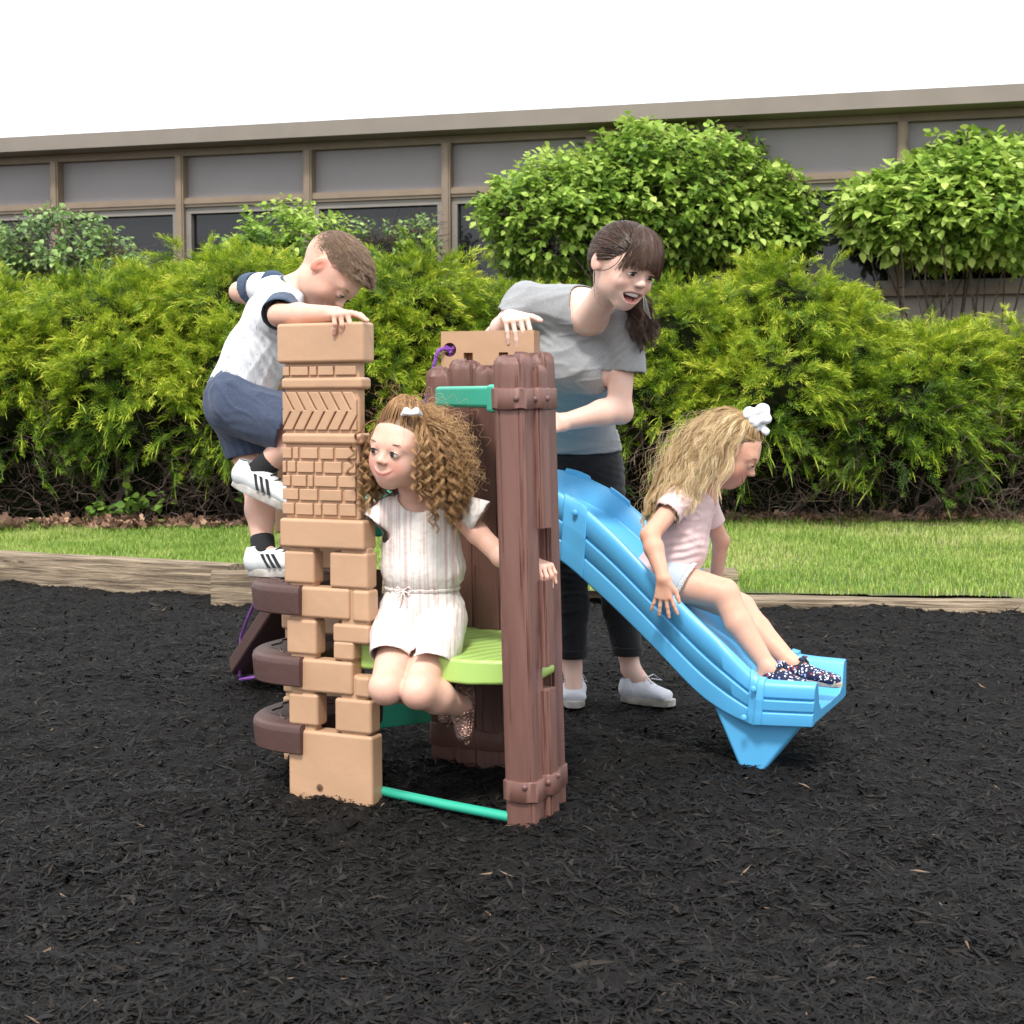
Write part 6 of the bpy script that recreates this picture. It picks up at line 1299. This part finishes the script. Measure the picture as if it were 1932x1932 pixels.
    d_ = np.repeat((up * .25 + flow * .9)[None], 60, 0) + g.normal(0, .16, (60, 3)); G2 = guides(hd, np.repeat(tie[None], 60, 0) + g.normal(0, .005, (60, 3)), d_, g.uniform(.26, .40, 60), 20, (-.05, -.01, -.16), 1.10, blobs=sh); H2, t2 = clump(G2, 16, 36, g, .006, .006, .11, wave=.006); strands(H2, .0007, .5, np.clip(t2 + .15, 0, 1), 'ponytail', M_h, root)
    M_b = mat('white_ribbon', (.74, .75, .78), .55); bc = hd.w((.16, .06, 1.08)); bm_ = Field(.004)
    for dx, dz, r_ in ((-.020, .010, .019), (.018, .018, .021), (-.004, -.016, .017), (.028, -.006, .017)): bm_.ell(bc + [dx, -.012, dz], (r_ * 1.1, .012, r_), None, .009)
    bm_.ell(bc, (.009, .012, .009), None, .003).cap(bc, bc + [.030, 0, -.045], .007, .012).cap(bc, bc + [.004, 0, -.036], .006, .010); D, L_, _ = bm_.grid(.0022); Vb, Qb = nets(D, L_, .0022); npmesh('hair_bow', Vb + .0016 * noise(Vb, 90, 2)[:, None], Qb, M_b, root)
    M_p = cloth_mat('pink_jersey', (.66, .47, .46), (.72, .54, .52), 300, .1); M_dn = cloth_mat('light_denim', (.38, .44, .49), (.50, .55, .59), 400, .3); M_lc = mat('lace', (.75, .74, .71), .8, bump=1, bscale=250)
    ts = Field(.014); ts.flat(c0, c1, (.094, .058), (.088, .070), ac, .03).flat(c1, at(1250, 1092, 4.31), (.088, .070), (.100, .088), ac, .03); ts.cap(sN, c0, .034, .042, .02).cap(sF, c0, .034, .042, .02).cap(sN, sN + (eN - sN) * .42, .034, .036, .015).cap(sF, at(1345, 990, 4.44), .034, .036, .015)
    ax_ = nrm(c2 - c0)
    garment(ts, 't_shirt', M_p, root, .0042, .006, [(at(1268, 1082, 4.28), ax_ + [.25, 0, -.1], .2), (at(1340, 910, 4.30), (.050, .062, .045), 'hole'), (sN + (eN - sN) * .40, eN - sN, .06), (at(1344, 988, 4.44), (.3, .3, -.8), .06)],
            folds((.7, 0, -.25), 20, .009, 61, [(at(1275, 1040, 4.23), .07, .003, (-.1, 0, 1)), (at(1245, 1045, 4.25), .05, .002, (.3, 0, 1))]))
    sf = Field(.014); sf.flat(c1 + [0, 0, -.01], c2, (.086, .067), (.095, .076), ac, .03).cap(hN, at(1296, 1103, 4.235), .066, .062, .02).cap(hF, at(1306, 1108, 4.37), .066, .062, .02)
    garment(sf, 'shorts', M_dn, root, .0042, .003, [(at(1292, 1100, 4.235), nrm(kN - hN) + [0, 0, -.3], .085), (at(1302, 1105, 4.37), nrm(kF - hF), .085)], folds((0, 0, 1), 30, .002, 3))
    lf = Field(.01); d_ = nrm(kN - hN); c_ = at(1291, 1100, 4.235); lf.cap(c_ - d_ * .03, c_ + d_ * .03, .061, .060); garment(lf, 'lace_trim', M_lc, root, .0042, .0065, [(c_ + d_ * .010, d_ + [0, 0, -.3], .09), (c_ - d_ * .008, -d_ + [0, 0, .3], .09)])
    M_fl, t, b = node_mat('floral_canvas'); b.inputs['Roughness'].default_value = .85; tc = t.nodes.new('ShaderNodeTexCoord'); vo = t.nodes.new('ShaderNodeTexVoronoi'); vo.inputs['Scale'].default_value = 110
    r = t.nodes.new('ShaderNodeValToRGB'); r.color_ramp.elements[0].position = .0; r.color_ramp.elements[0].color = (.7, .7, .72, 1); r.color_ramp.elements[1].position = .36; r.color_ramp.elements[1].color = (.012, .016, .05, 1); r.color_ramp.interpolation = 'CONSTANT'
    hs = t.nodes.new('ShaderNodeValToRGB'); hs.color_ramp.interpolation = 'CONSTANT'; hs.color_ramp.elements[0].color = (.75, .78, .85, 1); hs.color_ramp.elements[1].position = .6; hs.color_ramp.elements[1].color = (.45, .05, .06, 1); e = hs.color_ramp.elements.new(.75); e.color = (.35, .45, .75, 1)
    mx_ = t.nodes.new('ShaderNodeMix'); mx_.data_type = 'RGBA'; lt = t.nodes.new('ShaderNodeMath'); lt.operation = 'LESS_THAN'; lt.inputs[1].default_value = .36; sp = t.nodes.new('ShaderNodeSeparateColor')
    t.links.new(tc.outputs['Object'], vo.inputs['Vector']); t.links.new(vo.outputs['Distance'], lt.inputs[0]); t.links.new(vo.outputs['Color'], sp.inputs[0]); t.links.new(sp.outputs[0], hs.inputs[0]); t.links.new(lt.outputs[0], mx_.inputs['Factor']); mx_.inputs['A'].default_value = (.012, .016, .05, 1); t.links.new(hs.outputs[0], mx_.inputs['B']); t.links.new(mx_.outputs['Result'], b.inputs['Base Color'])
    M_nv = mat('navy_strap', (.012, .015, .04), .7)
    for a_, heel, toe, up_ in ((aF, at(1468, 1280, 4.24), at(1588, 1298, 4.10), (.12, -.12, 1)), (aN, at(1436, 1296, 4.13), at(1528, 1308, 4.02), (.1, 0, 1))):
        s1, (A0, dd, ss, uu, Ln) = shoe(root, 'mary_jane_shoe', a_, heel, toe, up_, .033, M_fl, M_sole, .046, .013, vox=.0032)
        c = heel + dd * Ln * .40 + uu * .013; MB().tube([c - ss * .032 + uu * .018, c - ss * .026 + uu * .042, c + uu * .058 + dd * .003, c + ss * .026 + uu * .042, c + ss * .032 + uu * .018], .0045, 6).build('strap', M_nv, s1)
        MB().dome(c + uu * .058 - ss * .008, uu - ss * .3, .010, .8).dome(c + uu * .055 + ss * .010, uu, .010, .8).build('strap_bow', M_fl, s1)
curly_girl(); boy(); woman(); slide_girl()
